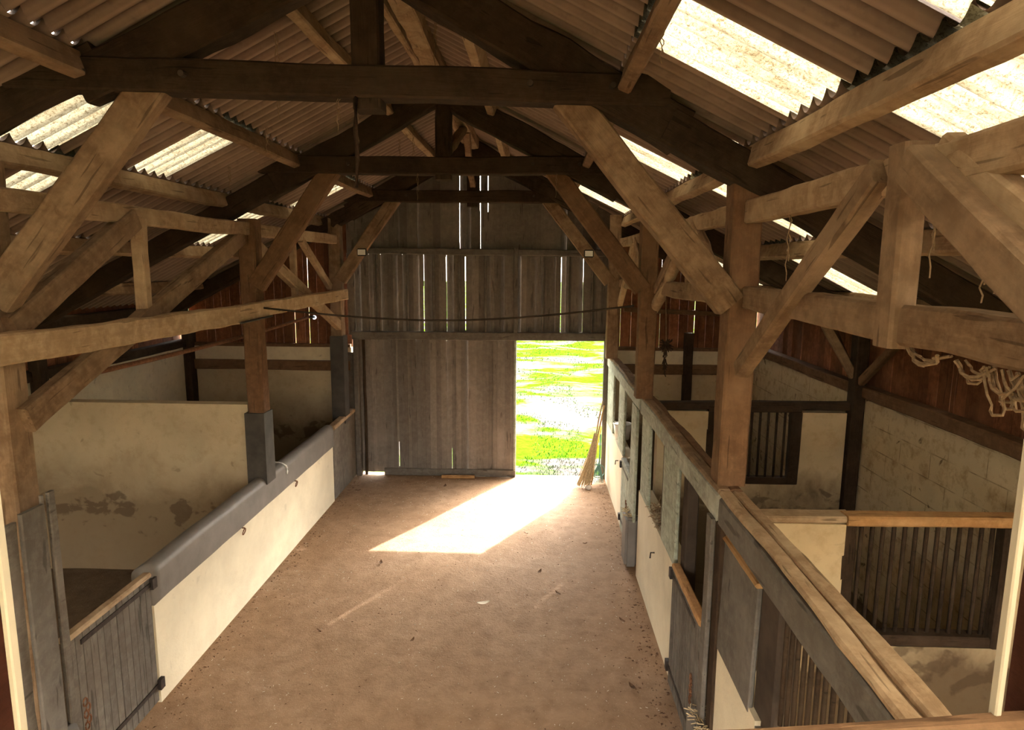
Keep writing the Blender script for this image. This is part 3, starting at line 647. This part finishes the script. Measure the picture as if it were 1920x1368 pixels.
# bucket
t = thing('bucket', 'pale bucket standing in the farthest right stall opening', 'bucket', (XR + 0.12, 9.9, 1.05))
bm = bmesh.new(); bmesh.ops.create_cone(bm, cap_ends=True, segments=20, radius1=0.11, radius2=0.14, depth=0.24)
bm_obj('body', bm, 'lamp_glass', t, Matrix.Translation((XR + 0.12, 9.9, 1.17)), True)
tube('rim', [(XR + 0.12 + 0.14 * math.cos(a), 9.9 + 0.14 * math.sin(a), 1.29) for a in [2 * PI * k / 20 for k in range(21)]], 0.008, 'lamp_glass', t)
# latch pins on the white walls
for (y, z, lab) in ((6.35, 0.80, 'small black iron hook on the middle white half wall'), (9.35, 0.86, 'small black iron hook on the far white half wall')):
    o = tube('wall_hook', [(XR + 0.01, y, z), (XR - 0.04, y, z), (XR - 0.045, y, z - 0.06)], 0.008, 'iron'); tag(o, lab, 'hook', 'hooks on the right half walls')

# right partitions
PX = XR + 0.16
def partition(yp, label, gx0, gx1, zr, zg0, nbars, capmat, x1, post2x, wall_lo):
    tag(box('wall_right_partition', PX, gx0, yp, yp + 0.14, -0.05, zr - 0.06, 'lime_part'), kind='structure')
    tag(box('wall_right_partition', gx1, WR - 0.17, yp, yp + 0.14, -0.05, zr - 0.06, 'lime_part'), kind='structure')
    tag(box('wall_right_partition', gx0, gx1, yp, yp + 0.14, -0.05, zg0 - 0.07, 'lime_part'), kind='structure')
    t = thing('bar_grille', label, 'grille', ((gx0 + gx1) / 2, yp, zg0), 'barred grilles between the right stalls')
    beam('bottom_rail', (gx0, yp + 0.05, zg0 - 0.03), (gx1, yp + 0.05, zg0 - 0.03), 0.12, 0.08, 'timber_dark', t)
    beam('top_rail', (gx0, yp + 0.04, zr - 0.03), (gx1, yp + 0.04, zr - 0.02), 0.13, 0.07, capmat, t)
    beam('side_post', (gx1 - 0.05, yp + 0.03, zg0 - 0.06), (gx1 - 0.05, yp + 0.03, zr - 0.06), 0.12, 0.10, 'timber_dark', t, up=(0, 1, 0))
    beam('side_post', (gx0 + 0.03, yp + 0.03, zg0 - 0.06), (gx0 + 0.03, yp + 0.03, zr - 0.06), 0.10, 0.06, 'timber_dark', t, up=(0, 1, 0))
    for k in range(nbars):
        x = gx0 + 0.09 + (gx1 - gx0 - 0.2) * (k + 0.5) / nbars
        tube('bar', [(x, yp + 0.05, zg0), (x, yp + 0.05, zr - 0.05)], 0.014, 'timber_dark', t)
    return t
partition(7.3, 'small dark barred grille in the farther right stall partition', 1.98, 3.02, 2.14, 1.30, 9, 'timber_dark', 3.0, 3.0, 1.3)
beam('partition_rail', (PX, 7.36, 2.13), (WR - 0.1, 7.36, 2.16), 0.13, 0.09, 'timber_dark'); tag(C.objects[-1], 'dark timber rail along the top of the farther right partition', 'rail', 'partition rails')
partition(4.22, 'wide barred grille in the nearer right stall partition', 2.10, 3.24, 2.06, 1.20, 13, 'timber_fresh', 3.2, 3.2, 1.2)
beam('partition_rail', (PX, 4.29, 2.02), (2.15, 4.29, 2.03), 0.15, 0.05, 'timber_light'); tag(C.objects[-1], 'pale wood capping on the nearer right partition beside its grille', 'rail', 'partition rails')

# ------------------------------------------------------------------ the trusses
def Y1(x): return 4.207 + 0.111 * x
def truss(label, yf, side_posts, zpost, skew=None, mats=None):
    Y = (lambda x: Y1(x)) if skew else (lambda x: yf)
    t = thing('roof_truss', label, 'roof truss', (XC, Y(XC), 0), 'roof trusses of the barn')
    A = mats or {}
    xl, xr = side_posts
    g = lambda k, d='timber': A.get(k, d)
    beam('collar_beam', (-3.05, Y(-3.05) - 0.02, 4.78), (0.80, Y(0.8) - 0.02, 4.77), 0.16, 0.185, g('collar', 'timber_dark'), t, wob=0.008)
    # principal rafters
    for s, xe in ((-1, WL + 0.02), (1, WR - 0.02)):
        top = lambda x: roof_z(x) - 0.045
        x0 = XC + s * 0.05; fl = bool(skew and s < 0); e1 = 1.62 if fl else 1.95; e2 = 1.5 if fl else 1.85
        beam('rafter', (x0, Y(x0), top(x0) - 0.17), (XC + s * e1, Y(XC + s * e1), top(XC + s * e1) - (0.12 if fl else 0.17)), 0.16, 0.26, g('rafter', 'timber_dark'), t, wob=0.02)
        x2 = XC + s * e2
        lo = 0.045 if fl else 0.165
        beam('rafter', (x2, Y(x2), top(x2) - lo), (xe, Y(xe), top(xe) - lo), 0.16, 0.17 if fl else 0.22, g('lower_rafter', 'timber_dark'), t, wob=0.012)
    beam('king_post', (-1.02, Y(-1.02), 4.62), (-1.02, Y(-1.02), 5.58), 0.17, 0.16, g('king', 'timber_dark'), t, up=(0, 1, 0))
    for (xp, zt) in ((xl, zpost[0]), (xr, zpost[1])):
        zb = 2.23 if xp > 0 else (0.0 if skew else 1.16)
        o = beam('post', (xp, Y(xp) + 0.02, zb), (xp, Y(xp) + 0.02, zt), 0.19, 0.19, g('post_l' if xp < -1 else 'post_r', 'timber'), t, up=(0, 1, 0), wob=0.008)
        s = -1 if xp < -1 else 1
        xa, xb = XC + s * 1.235, xp - s * 0.07
        beam('brace', (xa - s * 0.09, Y(xa) + 0.02, 4.83), (xb, Y(xb) - 0.02, 3.46), 0.13, 0.20, g('brace', 'timber'), t, wob=0.008)
    for x in (-2.6, -2.05, -0.05, 0.45):
        bm = bmesh.new(); bmesh.ops.create_cone(bm, cap_ends=True, segments=10, radius1=0.022, radius2=0.018, depth=0.04)
        bm_obj('peg', bm, 'dark_inside', t, Matrix.Translation((x, Y(x) - 0.11, 4.78)) @ Matrix.Rotation(PI / 2, 4, 'X'))
    return t
truss('nearest roof truss, its dark collar beam spanning the top of the picture', 4.2, (-3.32, 1.34), (4.3, 4.45), True, {'post_r': 'timber_red'})
truss('middle roof truss behind the front one, its left post clad in dark sheet', 7.3, (-3.23, 1.24), (4.2, 4.4), None, {'post_l': 'timber_red', 'post_r': 'timber_red', 'brace': 'timber_red', 'collar': 'timber_dark'})
truss('farthest roof truss just before the grey gable wall, carrying two floodlights', 10.5, (-3.24, 1.24), (4.5, 4.5), None, {'brace': 'timber', 'post_r': 'timber'})
tt = [o for o in C.objects if o.name.startswith('roof_truss')]
o = box('sheet_cladding', -3.345, -3.115, 7.19, 7.44, 1.15, 2.0, 'dark_sheet', tt[1]); o['label'] = 'dark grey sheet wrapped around the left post'
o = box('sheet_cladding', -3.345, -3.125, 10.38, 10.63, 1.1, 2.55, 'dark_sheet', tt[2]); o['label'] = 'dark grey wrapping on the left post'

# purlins and ridge
for k, d in enumerate(PUR):
    for s in (-1, 1):
        x = XC + s * d; z = roof_z(x) - 0.10
        nm = ('first', 'second', 'third', 'fourth', 'fifth')[k]
        o = beam('purlin', (x, YB, z), (x, 11.1, z), 0.085, 0.15, 'timber_light' if k in (0, 2, 3) else 'timber', wob=0.008, up=(s * SL * 0.6, 0, 1))
        tag(o, '%s purlin down from the ridge on the %s roof slope' % (nm, 'left' if s < 0 else 'right'), 'purlin', 'purlins under the corrugated roof')
o = beam('ridge_beam', (-0.98, YB, 5.60), (-0.98, 11.1, 5.60), 0.16, 0.18, 'timber_light', wob=0.03); tag(o, 'pale knotty ridge beam running under the roof peak', 'beam')
o = beam('ridge_lath', (-1.15, YB, 5.61), (-1.15, 11.1, 5.61), 0.06, 0.09, 'timber_light', wob=0.012); tag(o, 'slim pale lath running beside the ridge beam on its left', 'lath')
o = beam('ridge_brace', (-1.0, 7.4, 4.95), (-0.98, 9.0, 5.52), 0.09, 0.10, 'timber', wob=0.012); tag(o, 'brace behind the middle king post rising towards the gable', 'brace', 'ridge braces')
o = beam('ridge_brace', (-1.0, 10.4, 4.95), (-0.98, 9.2, 5.52), 0.09, 0.10, 'timber', wob=0.02); tag(o, 'brace before the farthest king post rising towards the viewer', 'brace', 'ridge braces')
o = tube('hanging_strap', [(-1.08, 4.0, 4.70), (-1.085, 3.99, 4.5), (-1.08, 4.0, 4.32), (-1.09, 3.99, 4.16)], 0.018, 'dry_plant', taper=0.6); tag(o, 'dark dusty strap hanging below the front collar beam under its king post', 'strap')

# ------------------------------------------------------------------ side girders
def girder(label, x, segs, chord_z, low, nodes, parent_mat='timber_light'):
    t = thing('side_girder', label, 'girder', (x, 5, 3), 'girders along the aisle posts')
    return t
# left
t = thing('side_girder', 'left girder: pale dusty lower beam, upper chord and slanting braces along the left posts', 'girder', (-3.2, 5, 3.2), 'girders along the aisle posts')
beam('lower_beam', (-3.09, 0.8, 3.19), (-3.09, 7.02, 3.19), 0.09, 0.185, 'timber_pale', t, wob=0.012)
beam('lower_beam', (-3.09, 6.6, 3.20), (-3.09, 10.5, 3.225), 0.08, 0.17, 'timber_pale', t, wob=0.01)
beam('upper_chord', (-3.23, -1.0, 4.05), (-3.23, 10.6, 4.10), 0.09, 0.145, 'timber_light', t, wob=0.008)
beam('strut', (-3.22, 5.24, 3.26), (-3.22, 5.24, 4.06), 0.10, 0.09, 'timber_light', t, up=(0, 1, 0))
beam('strut', (-3.22, 8.6, 3.26), (-3.22, 8.6, 4.05), 0.08, 0.08, 'timber_light', t, up=(0, 1, 0))
beam('strut', (-3.22, 2.3, 3.26), (-3.22, 2.3, 4.05), 0.10, 0.09, 'timber_light', t, up=(0, 1, 0))
beam('diagonal_brace', (-3.20, 5.15, 4.05), (-3.20, 3.82, 3.30), 0.10, 0.17, 'timber', t)
beam('diagonal_brace', (-3.22, 2.4, 4.05), (-3.22, 3.7, 3.30), 0.10, 0.15, 'timber', t)
beam('long_brace', (-3.24, 7.12, 4.0), (-3.20, 3.86, 2.72), 0.10, 0.17, 'timber', t)
beam('long_brace', (-3.24, 7.26, 4.0), (-3.21, 10.62, 2.66), 0.10, 0.15, 'timber_light', t)
beam('diagonal_brace', (-3.22, 8.9, 4.04), (-3.22, 10.1, 3.36), 0.08, 0.10, 'timber_light', t)
# iron strap and joint plate
o = tube('iron_strap', [(-3.03, 6.55, 3.10), (-3.03, 7.35, 3.115)], 0.012, 'dark_sheet', t)
# right
t = thing('side_girder', 'right girder: thick lower beam, upper chord, hanging strut and slanting braces along the right posts', 'girder', (1.35, 5, 3.4), 'girders along the aisle posts')
beam('lower_beam', (1.38, 0.3, 3.50), (1.38, 4.25, 3.51), 0.11, 0.145, 'timber', t, wob=0.012)
beam('lower_beam', (1.36, 4.45, 3.50), (1.36, 10.5, 3.45), 0.10, 0.15, 'timber', t, wob=0.01)
beam('upper_chord', (1.37, 0.3, 4.05), (1.37, 4.25, 4.05), 0.10, 0.14, 'timber_light', t, wob=0.01)
beam('upper_chord', (1.35, 4.45, 4.05), (1.35, 10.5, 4.07), 0.09, 0.13, 'timber_light', t, wob=0.01)
beam('strut', (1.33, 2.46, 3.41), (1.33, 2.46, 4.14), 0.09, 0.125, 'timber', t, up=(0, 1, 0))
beam('diagonal_brace', (1.31, 2.60, 4.07), (1.31, 4.12, 3.06), 0.09, 0.115, 'timber', t)
beam('diagonal_brace', (1.30, 2.36, 4.06), (1.30, 0.75, 3.0), 0.10, 0.135, 'timber', t)
beam('diagonal_brace', (1.37, 2.30, 4.10), (1.37, 0.9, 3.25), 0.08, 0.10, 'timber_light', t)
beam('strut', (1.35, 5.8, 3.45), (1.35, 5.8, 4.12), 0.08, 0.09, 'timber', t, up=(0, 1, 0))
beam('diagonal_brace', (1.33, 5.72, 4.08), (1.33, 4.55, 3.45), 0.08, 0.11, 'timber_light', t, wob=0.02)
beam('diagonal_brace', (1.33, 5.95, 4.08), (1.33, 7.2, 3.45), 0.08, 0.10, 'timber', t)
o = beam('log_brace', (1.34, 6.15, 3.90), (1.33, 7.60, 3.05), 0.10, 0.11, 'timber_light', t, wob=0.03, roundish=True); o['label'] = 'round knotty log'
beam('strut', (1.35, 8.9, 3.45), (1.35, 8.9, 4.1), 0.08, 0.08, 'timber_light', t, up=(0, 1, 0))
beam('diagonal_brace', (1.33, 8.8, 4.05), (1.33, 7.6, 3.45), 0.08, 0.10, 'timber_light', t)
beam('diagonal_brace', (1.33, 9.0, 4.05), (1.33, 10.3, 3.1), 0.08, 0.10, 'timber_light', t)

# outer posts with braces
for (x, y, lab, bk) in ((WR - 0.08, 7.32, 'dark outer post in the right wall corner, two braces spreading from it', True), (WL + 0.08, 7.55, 'dark outer post of the left block wall at the partition', False),
                    (WR - 0.08, 4.3, 'dark outer post of the right wall, nearest the viewer', False), (WL + 0.08, 3.9, 'dark outer post of the left wall nearest the viewer', False)):
    s = 1 if x > 0 else -1
    t = thing('outer_post', lab, 'post', (x, y, 0), 'posts against the outer walls')
    zt = roof_z(x) - 0.15
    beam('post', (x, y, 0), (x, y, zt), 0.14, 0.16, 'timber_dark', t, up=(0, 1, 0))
    if bk:
        beam('brace', (x, y + 0.08, 2.45), (x, y + 0.85, 3.08), 0.07, 0.09, 'timber_red', t); beam('brace', (x, y - 0.08, 2.45), (x, y - 0.85, 3.05), 0.07, 0.09, 'timber_red', t)
        beam('brace', (x - 0.05, y, 2.5), (x - 0.45, y, 3.15), 0.07, 0.09, 'timber', t)
for (x, lab) in ((-6.05, 'dark post standing in the far left corner of the end wall'), (2.60, 'dark board pillar against the right end wall')):
    o = beam('wall_post', (x, YG - 0.06, 0), (x, YG - 0.06, 2.6), 0.14, 0.24 if x < 0 else 0.16, 'timber_dark', None, up=(0, 1, 0)); tag(o, lab, 'post')

# ------------------------------------------------------------------ hatch frame the photo is taken through
t = thing('window_1', None, None, (0, 1.2, 2.7), kind='structure')
beam('jamb', (-1.074, 1.2, 2.2), (-1.074, 1.2, 4.7), 0.014, 0.022, 'white_trim', t, up=(0, 1, 0), wob=0.001, cham=0.003)
beam('jamb', (0.917, 1.2, 2.2), (0.917, 1.2, 4.7), 0.014, 0.022, 'white_trim', t, up=(0, 1, 0), wob=0.001, cham=0.003)
beam('shutter_edge', (-1.158, 1.2, 2.2), (-1.158, 1.2, 4.7), 0.03, 0.14, 'red_paint', t, up=(0, 1, 0), wob=0.002)
beam('shutter_edge', (0.996, 1.2, 2.2), (0.996, 1.2, 4.7), 0.03, 0.13, 'red_paint', t, up=(0, 1, 0), wob=0.002)
beam('sill', (-1.3, 1.19, 2.565), (1.3, 1.19, 2.856), 0.05, 0.04, 'timber_red', t, wob=0.008)
beam('sill_board', (-1.3, 1.15, 2.535), (1.3, 1.15, 2.825), 0.03, 0.05, 'white_trim', t, wob=0.002)
beam('lintel', (XL, 1.2, 4.76), (XR, 1.2, 4.76), 0.12, 0.14, 'timber_dark', t)

# ------------------------------------------------------------------ cable, pipe, bulb, floodlights
pts = [(-3.03 + 4.1 * k / 16, 7.14, 3.22 + (0.06) * (k / 16) - 0.15 * math.sin(PI * k / 16)) for k in range(17)]
o = tube('cable', pts, 0.012, 'dark_inside'); tag(o, 'dark cable sagging across the aisle between the middle posts', 'cable')
pts = [(-3.42, 4.7 + 5.0 * k / 12, 2.86 + 0.06 * k / 12 - 0.03 * math.sin(PI * k / 12)) for k in range(13)]
o = tube('pipe', pts, 0.022, 'rust'); tag(o, 'long brown pipe running behind the left posts under the lower beam', 'pipe')
t = thing('light_bulb', 'bright round bulb at the end of the pipe before the far left boards', 'bulb', (-3.41, 9.75, 2.92))
bm = bmesh.new(); bmesh.ops.create_uvsphere(bm, u_segments=16, v_segments=10, radius=0.03)
mg, ng, bg_ = newmat('bulb_glow', 0.4); bg_.inputs['Emission Color'].default_value = (0.85, 0.9, 1.0, 1); bg_.inputs['Emission Strength'].default_value = 3.0; M['bulb_glow'] = mg
bm_obj('glass', bm, 'bulb_glow', t, Matrix.Translation((-3.4, 9.85, 2.9)), True)
tube('socket', [(-3.415, 9.66, 2.92), (-3.4, 9.83, 2.905)], 0.025, 'black_plastic', t)
for (x, lab) in ((-2.77, 'small floodlight on the left brace of the farthest truss'), (0.82, 'small floodlight on the right brace of the farthest truss')):
    t = thing('floodlight', lab, 'floodlight', (x, 10.36, 3.9), 'floodlights')
    box('housing', x - 0.075, x + 0.075, 10.34, 10.38, 3.84, 3.96, 'black_plastic', t, 0.01)
    box('glass', x - 0.06, x + 0.06, 10.328, 10.342, 3.858, 3.942, 'lamp_glass', t)
    box('bracket', x - 0.02, x + 0.02, 10.38, 10.42, 3.88, 3.92, 'black_plastic', t)

# ------------------------------------------------------------------ broom, stick, rake, stone
t = thing('broom', 'long straw besom broom leaning beside the doorway', 'broom', (0.95, 10.8, 0))
P0, P1 = Vector((1.17, 10.98, 1.42)), Vector((1.05, 10.84, 0.78))
tube('handle', [P0, P0.lerp(P1, 0.5) + Vector((-.01, 0, 0)), P1], 0.014, 'timber_light', t)
bm = bmesh.new()
for k in range(130):
    a = rnd.uniform(0, 2 * PI); r = rnd.uniform(0, 1) ** .5
    s = P1 + Vector((math.cos(a) * .03 * r, math.sin(a) * .03 * r, rnd.uniform(-.05, .12)))
    e = Vector((0.84 + math.cos(a) * .12 * r + rnd.uniform(-.03, .03), 10.62 + math.sin(a) * .13 * r, 0.015 + rnd.uniform(0, .05)))
    add_tube(bm, [s, s.lerp(e, 0.5) + Vector((0.03, 0.02, 0.0)), e], 0.004, 4)
bm_obj('bristles', bm, 'straw', t)['kind'] = 'stuff'
o = tube('wooden_stick', [(1.19, 10.9, 1.36), (1.08, 10.85, 0.8), (1.0, 10.72, 0.12), (0.98, 10.70, 0.01)], 0.013, 'timber_fresh'); tag(o, 'plain wooden stick leaning beside the broom', 'stick')
o = tube('yellow_pole', [(1.15, 10.95, 0.95), (1.06, 10.88, 0.50), (1.0, 10.8, 0.02)], 0.012, 'yellow_paint'); tag(o, 'short yellow pole among the tools by the doorway', 'pole')
t = thing('leaf_rake', 'teal fan rake standing upside against the wall by the doorway', 'rake', (1.13, 10.85, 0))
tube('handle', [(1.14, 10.9, 0.85), (1.13, 10.88, 0.36)], 0.012, 'teal_plastic', t)
bm = bmesh.new()
for k in range(11):
    a = -0.75 + 1.5 * k / 10; add_tube(bm, [(1.13, 10.88, 0.36), (1.10 + 0.14 * math.sin(a) * .7, 10.83, 0.18), (1.08 + 0.17 * math.sin(a), 10.80, 0.02)], 0.006, 4)
add_tube(bm, [(1.10 + 0.12 * math.cos(a), 10.83, 0.22 + 0.12 * math.sin(a)) for a in [2 * PI * k / 16 for k in range(17)]], 0.008, 4)
bm_obj('tines', bm, 'teal_plastic', t)
bm = bmesh.new(); bmesh.ops.create_icosphere(bm, subdivisions=2, radius=0.055)
for v in bm.verts: v.co += v.co.normalized() * noise.noise(v.co * 30) * 0.015; v.co.z *= 0.7
tag(bm_obj('stone', bm, 'stone', None, Matrix.Translation((0.92, 10.52, 0.03)), True), 'pale fist-sized stone on the floor below the broom', 'stone')
o = beam('wood_offcut', (-1.62, 10.95, 0.03), (-1.04, 10.95, 0.03), 0.07, 0.05, 'timber_fresh', wob=0.004); tag(o, 'short reddish board lying at the foot of the sliding door', 'board')

# hanging dried bundle and dusty vines
t = thing('dried_bundle', 'dark dried plant bundle hanging beside the second right post', 'dried plants', (1.42, 7.05, 2.9))
tube('string', [(1.39, 7.05, 3.44), (1.42, 7.05, 2.85)], 0.004, 'cobweb', t)
bm = bmesh.new()
for k in range(70):
    c = Vector((1.42, 7.05, 2.87)); d = Vector((rnd.gauss(0, 1), rnd.gauss(0, 1), rnd.gauss(0, 1))).normalized()
    add_tube(bm, [c, c + d * rnd.uniform(.05, .10)], 0.006, 3)
for k in range(40):
    c = Vector((1.41 + rnd.uniform(-.015, .015), 7.05 + rnd.uniform(-.02, .02), 2.85 - rnd.uniform(0, .30)))
    add_tube(bm, [c, c + Vector((rnd.uniform(-.03, .03), rnd.uniform(-.03, .03), -0.05))], 0.006, 3)
bm_obj('leaves', bm, 'dry_plant', t)
bm = bmesh.new()
for (y0, y1, dp) in ((2.35, 2.15, .05), (2.05, 1.9, .06), (1.92, 1.78, .13), (1.85, 1.7, .10), (1.80, 1.66, .15)):
    for q in range(4):
        jx = rnd.uniform(-.02, .02); ph = rnd.uniform(0, 6)
        add_tube(bm, [(1.325 + jx + .008 * math.sin(k * 2 + ph), y0 + (y1 - y0) * k / 10 + 0.012 * math.sin(k * 1.7 + ph), 3.43 - dp * math.sin(PI * k / 10) * (1 - q * .15) - .01) for k in range(11)], 0.0045, 4)
tag(bm_obj('dusty_vines', bm, 'cobweb'), 'tangled dusty vines hanging under the near right lower beam', 'vines', kind='stuff')
bm = bmesh.new()
def strand(x, y, z, L, r=0.003):
    add_tube(bm, [(x + .006 * math.sin(k * 1.9 + x * 9), y + .006 * math.cos(k * 2.3), z - L * k / 8) for k in range(9)], r, 3)
for (x, y, z, L) in ((1.30, 2.22, 3.97, .30), (1.33, 2.0, 3.78, .18), (1.33, 1.95, 3.75, .12), (1.35, 3.6, 3.98, .35), (0.5, 4.3, 4.9, .3), (-1.1, 4.05, 4.68, .45), (-1.2, 4.02, 4.68, .2), (-1.55, 4.0, 5.05, .35),
                     (-1.9, 4.9, 5.0, .25), (-2.2, 5.4, 4.8, .2), (-0.7, 4.6, 5.3, .3), (-2.9, 6.2, 4.6, .2), (-1.3, 7.2, 4.7, .3), (0.2, 7.2, 4.68, .25), (1.34, 5.6, 4.0, .25), (0.55, 5.2, 4.85, .22), (-2.5, 8.2, 4.8, .25), (-1.5, 7.25, 5.05, .25), (-1.35, 7.25, 5.1, .3), (0.58, 3.3, 4.82, .16)):
    strand(x, y, z, L); strand(x + .01, y + .01, z, L * .7)
tag(bm_obj('cobwebs', bm, 'cobweb'), 'dusty cobweb strands hanging from the beams', 'cobwebs', kind='stuff')

# floor litter
bm = bmesh.new()
for k in range(1500):
    u = rnd.random(); y = rnd.uniform(3.6, 11.0)
    x = rnd.uniform(XL + .05, XR - .05) if u < .5 else (XR - .03 - abs(rnd.gauss(0, .14)) if u < .8 else XL + .03 + abs(rnd.gauss(0, .12)))
    a = rnd.uniform(0, PI); L = rnd.uniform(.004, .014) * (1.6 if u > .5 else 1); W = L * rnd.uniform(.2, .7)
    dx, dy = math.cos(a), math.sin(a); z = 0.012
    q = [(x + dx * L, y + dy * L, z), (x - dy * W, y + dx * W, z + .004), (x - dx * L, y - dy * L, z), (x + dy * W, y - dx * W, z + .006)]
    bm.faces.new([bm.verts.new(p) for p in q])
tag(bm_obj('floor_crumbs', bm, 'leaf'), 'dark crumbs of dung and chaff strewn over the aisle floor', 'crumbs', kind='stuff')
bm = bmesh.new()
for k in range(700):
    x = rnd.uniform(XL + .05, XR - .05); y = rnd.uniform(3.6, 11.0); a = rnd.uniform(0, PI); L = rnd.uniform(.006, .02)
    add_tube(bm, [(x, y, .013), (x + math.cos(a) * L, y + math.sin(a) * L, .015)], .0018, 3)
tag(bm_obj('straw_bits', bm, 'pale_leaf'), 'fine pale straw bits scattered across the aisle floor', 'straw', kind='stuff')
LIT = [(0.085, 7.456, 0, .05, 'small dark leaf on the floor, right of the near corner of the sunlit patch'), (0.292, 6.939, 0, .05, 'dark curled leaf on mid floor in line with the open doorway'), (-0.542, 6.684, 1, .07, 'single pale leaf lying on the floor in mid aisle'),
       (-2.166, 6.046, 0, .04, 'small dark leaf on the floor near the white left half wall'), (-1.188, 5.928, 0, .035, 'tiny dark leaf, nearest the viewer in the middle of the floor'), (-1.9, 7.6, 0, .05, 'dark leaf just before the left tip of the sunlit patch'),
       (-2.9, 10.2, 0, .04, 'dark leaf in the far left corner of the aisle by the sliding door'), (-1.5, 10.5, 0, .06, 'dark leaf before the short board at the sliding door foot'), (-0.1, 8.6, 0, .04, 'dark leaf lying inside the sunlit patch'),
       (0.7, 8.3, 0, .03, 'tiny dark leaf right of the sunlit patch near the white half wall'), (0.95, 6.4, 0, .05, 'dark leaf close to the middle of the right white half wall'), (0.9, 5.3, 0, .06, 'largest dark leaf, by the foot of the grey ribbed half door')]
for i, (x, y, pale, s, lab) in enumerate(LIT):
    bm = bmesh.new(); a = rnd.uniform(0, PI); pts = []
    V = []
    for k in range(7):
        u = k / 6 * 2 - 1; wv = s * 0.35 * (1 - u * u) + 0.002
        V.append((bm.verts.new((u * s, -wv, 0.012 * u * u + .004)), bm.verts.new((u * s, 0, 0.003 + .01 * u * u)), bm.verts.new((u * s, wv, 0.016 * u * u + .008))))
    for k in range(6):
        for q in range(2): bm.faces.new((V[k][q], V[k + 1][q], V[k + 1][q + 1], V[k][q + 1]))
    o = bm_obj('dry_leaf', bm, 'pale_leaf' if pale else 'leaf', None, Matrix.Translation((x, y, 0.012)) @ Matrix.Rotation(a, 4, 'Z'))
    tag(o, lab, 'leaf', 'dry leaves on the aisle floor')

for o in _emp:
    if '_o' in o: del o['_o']
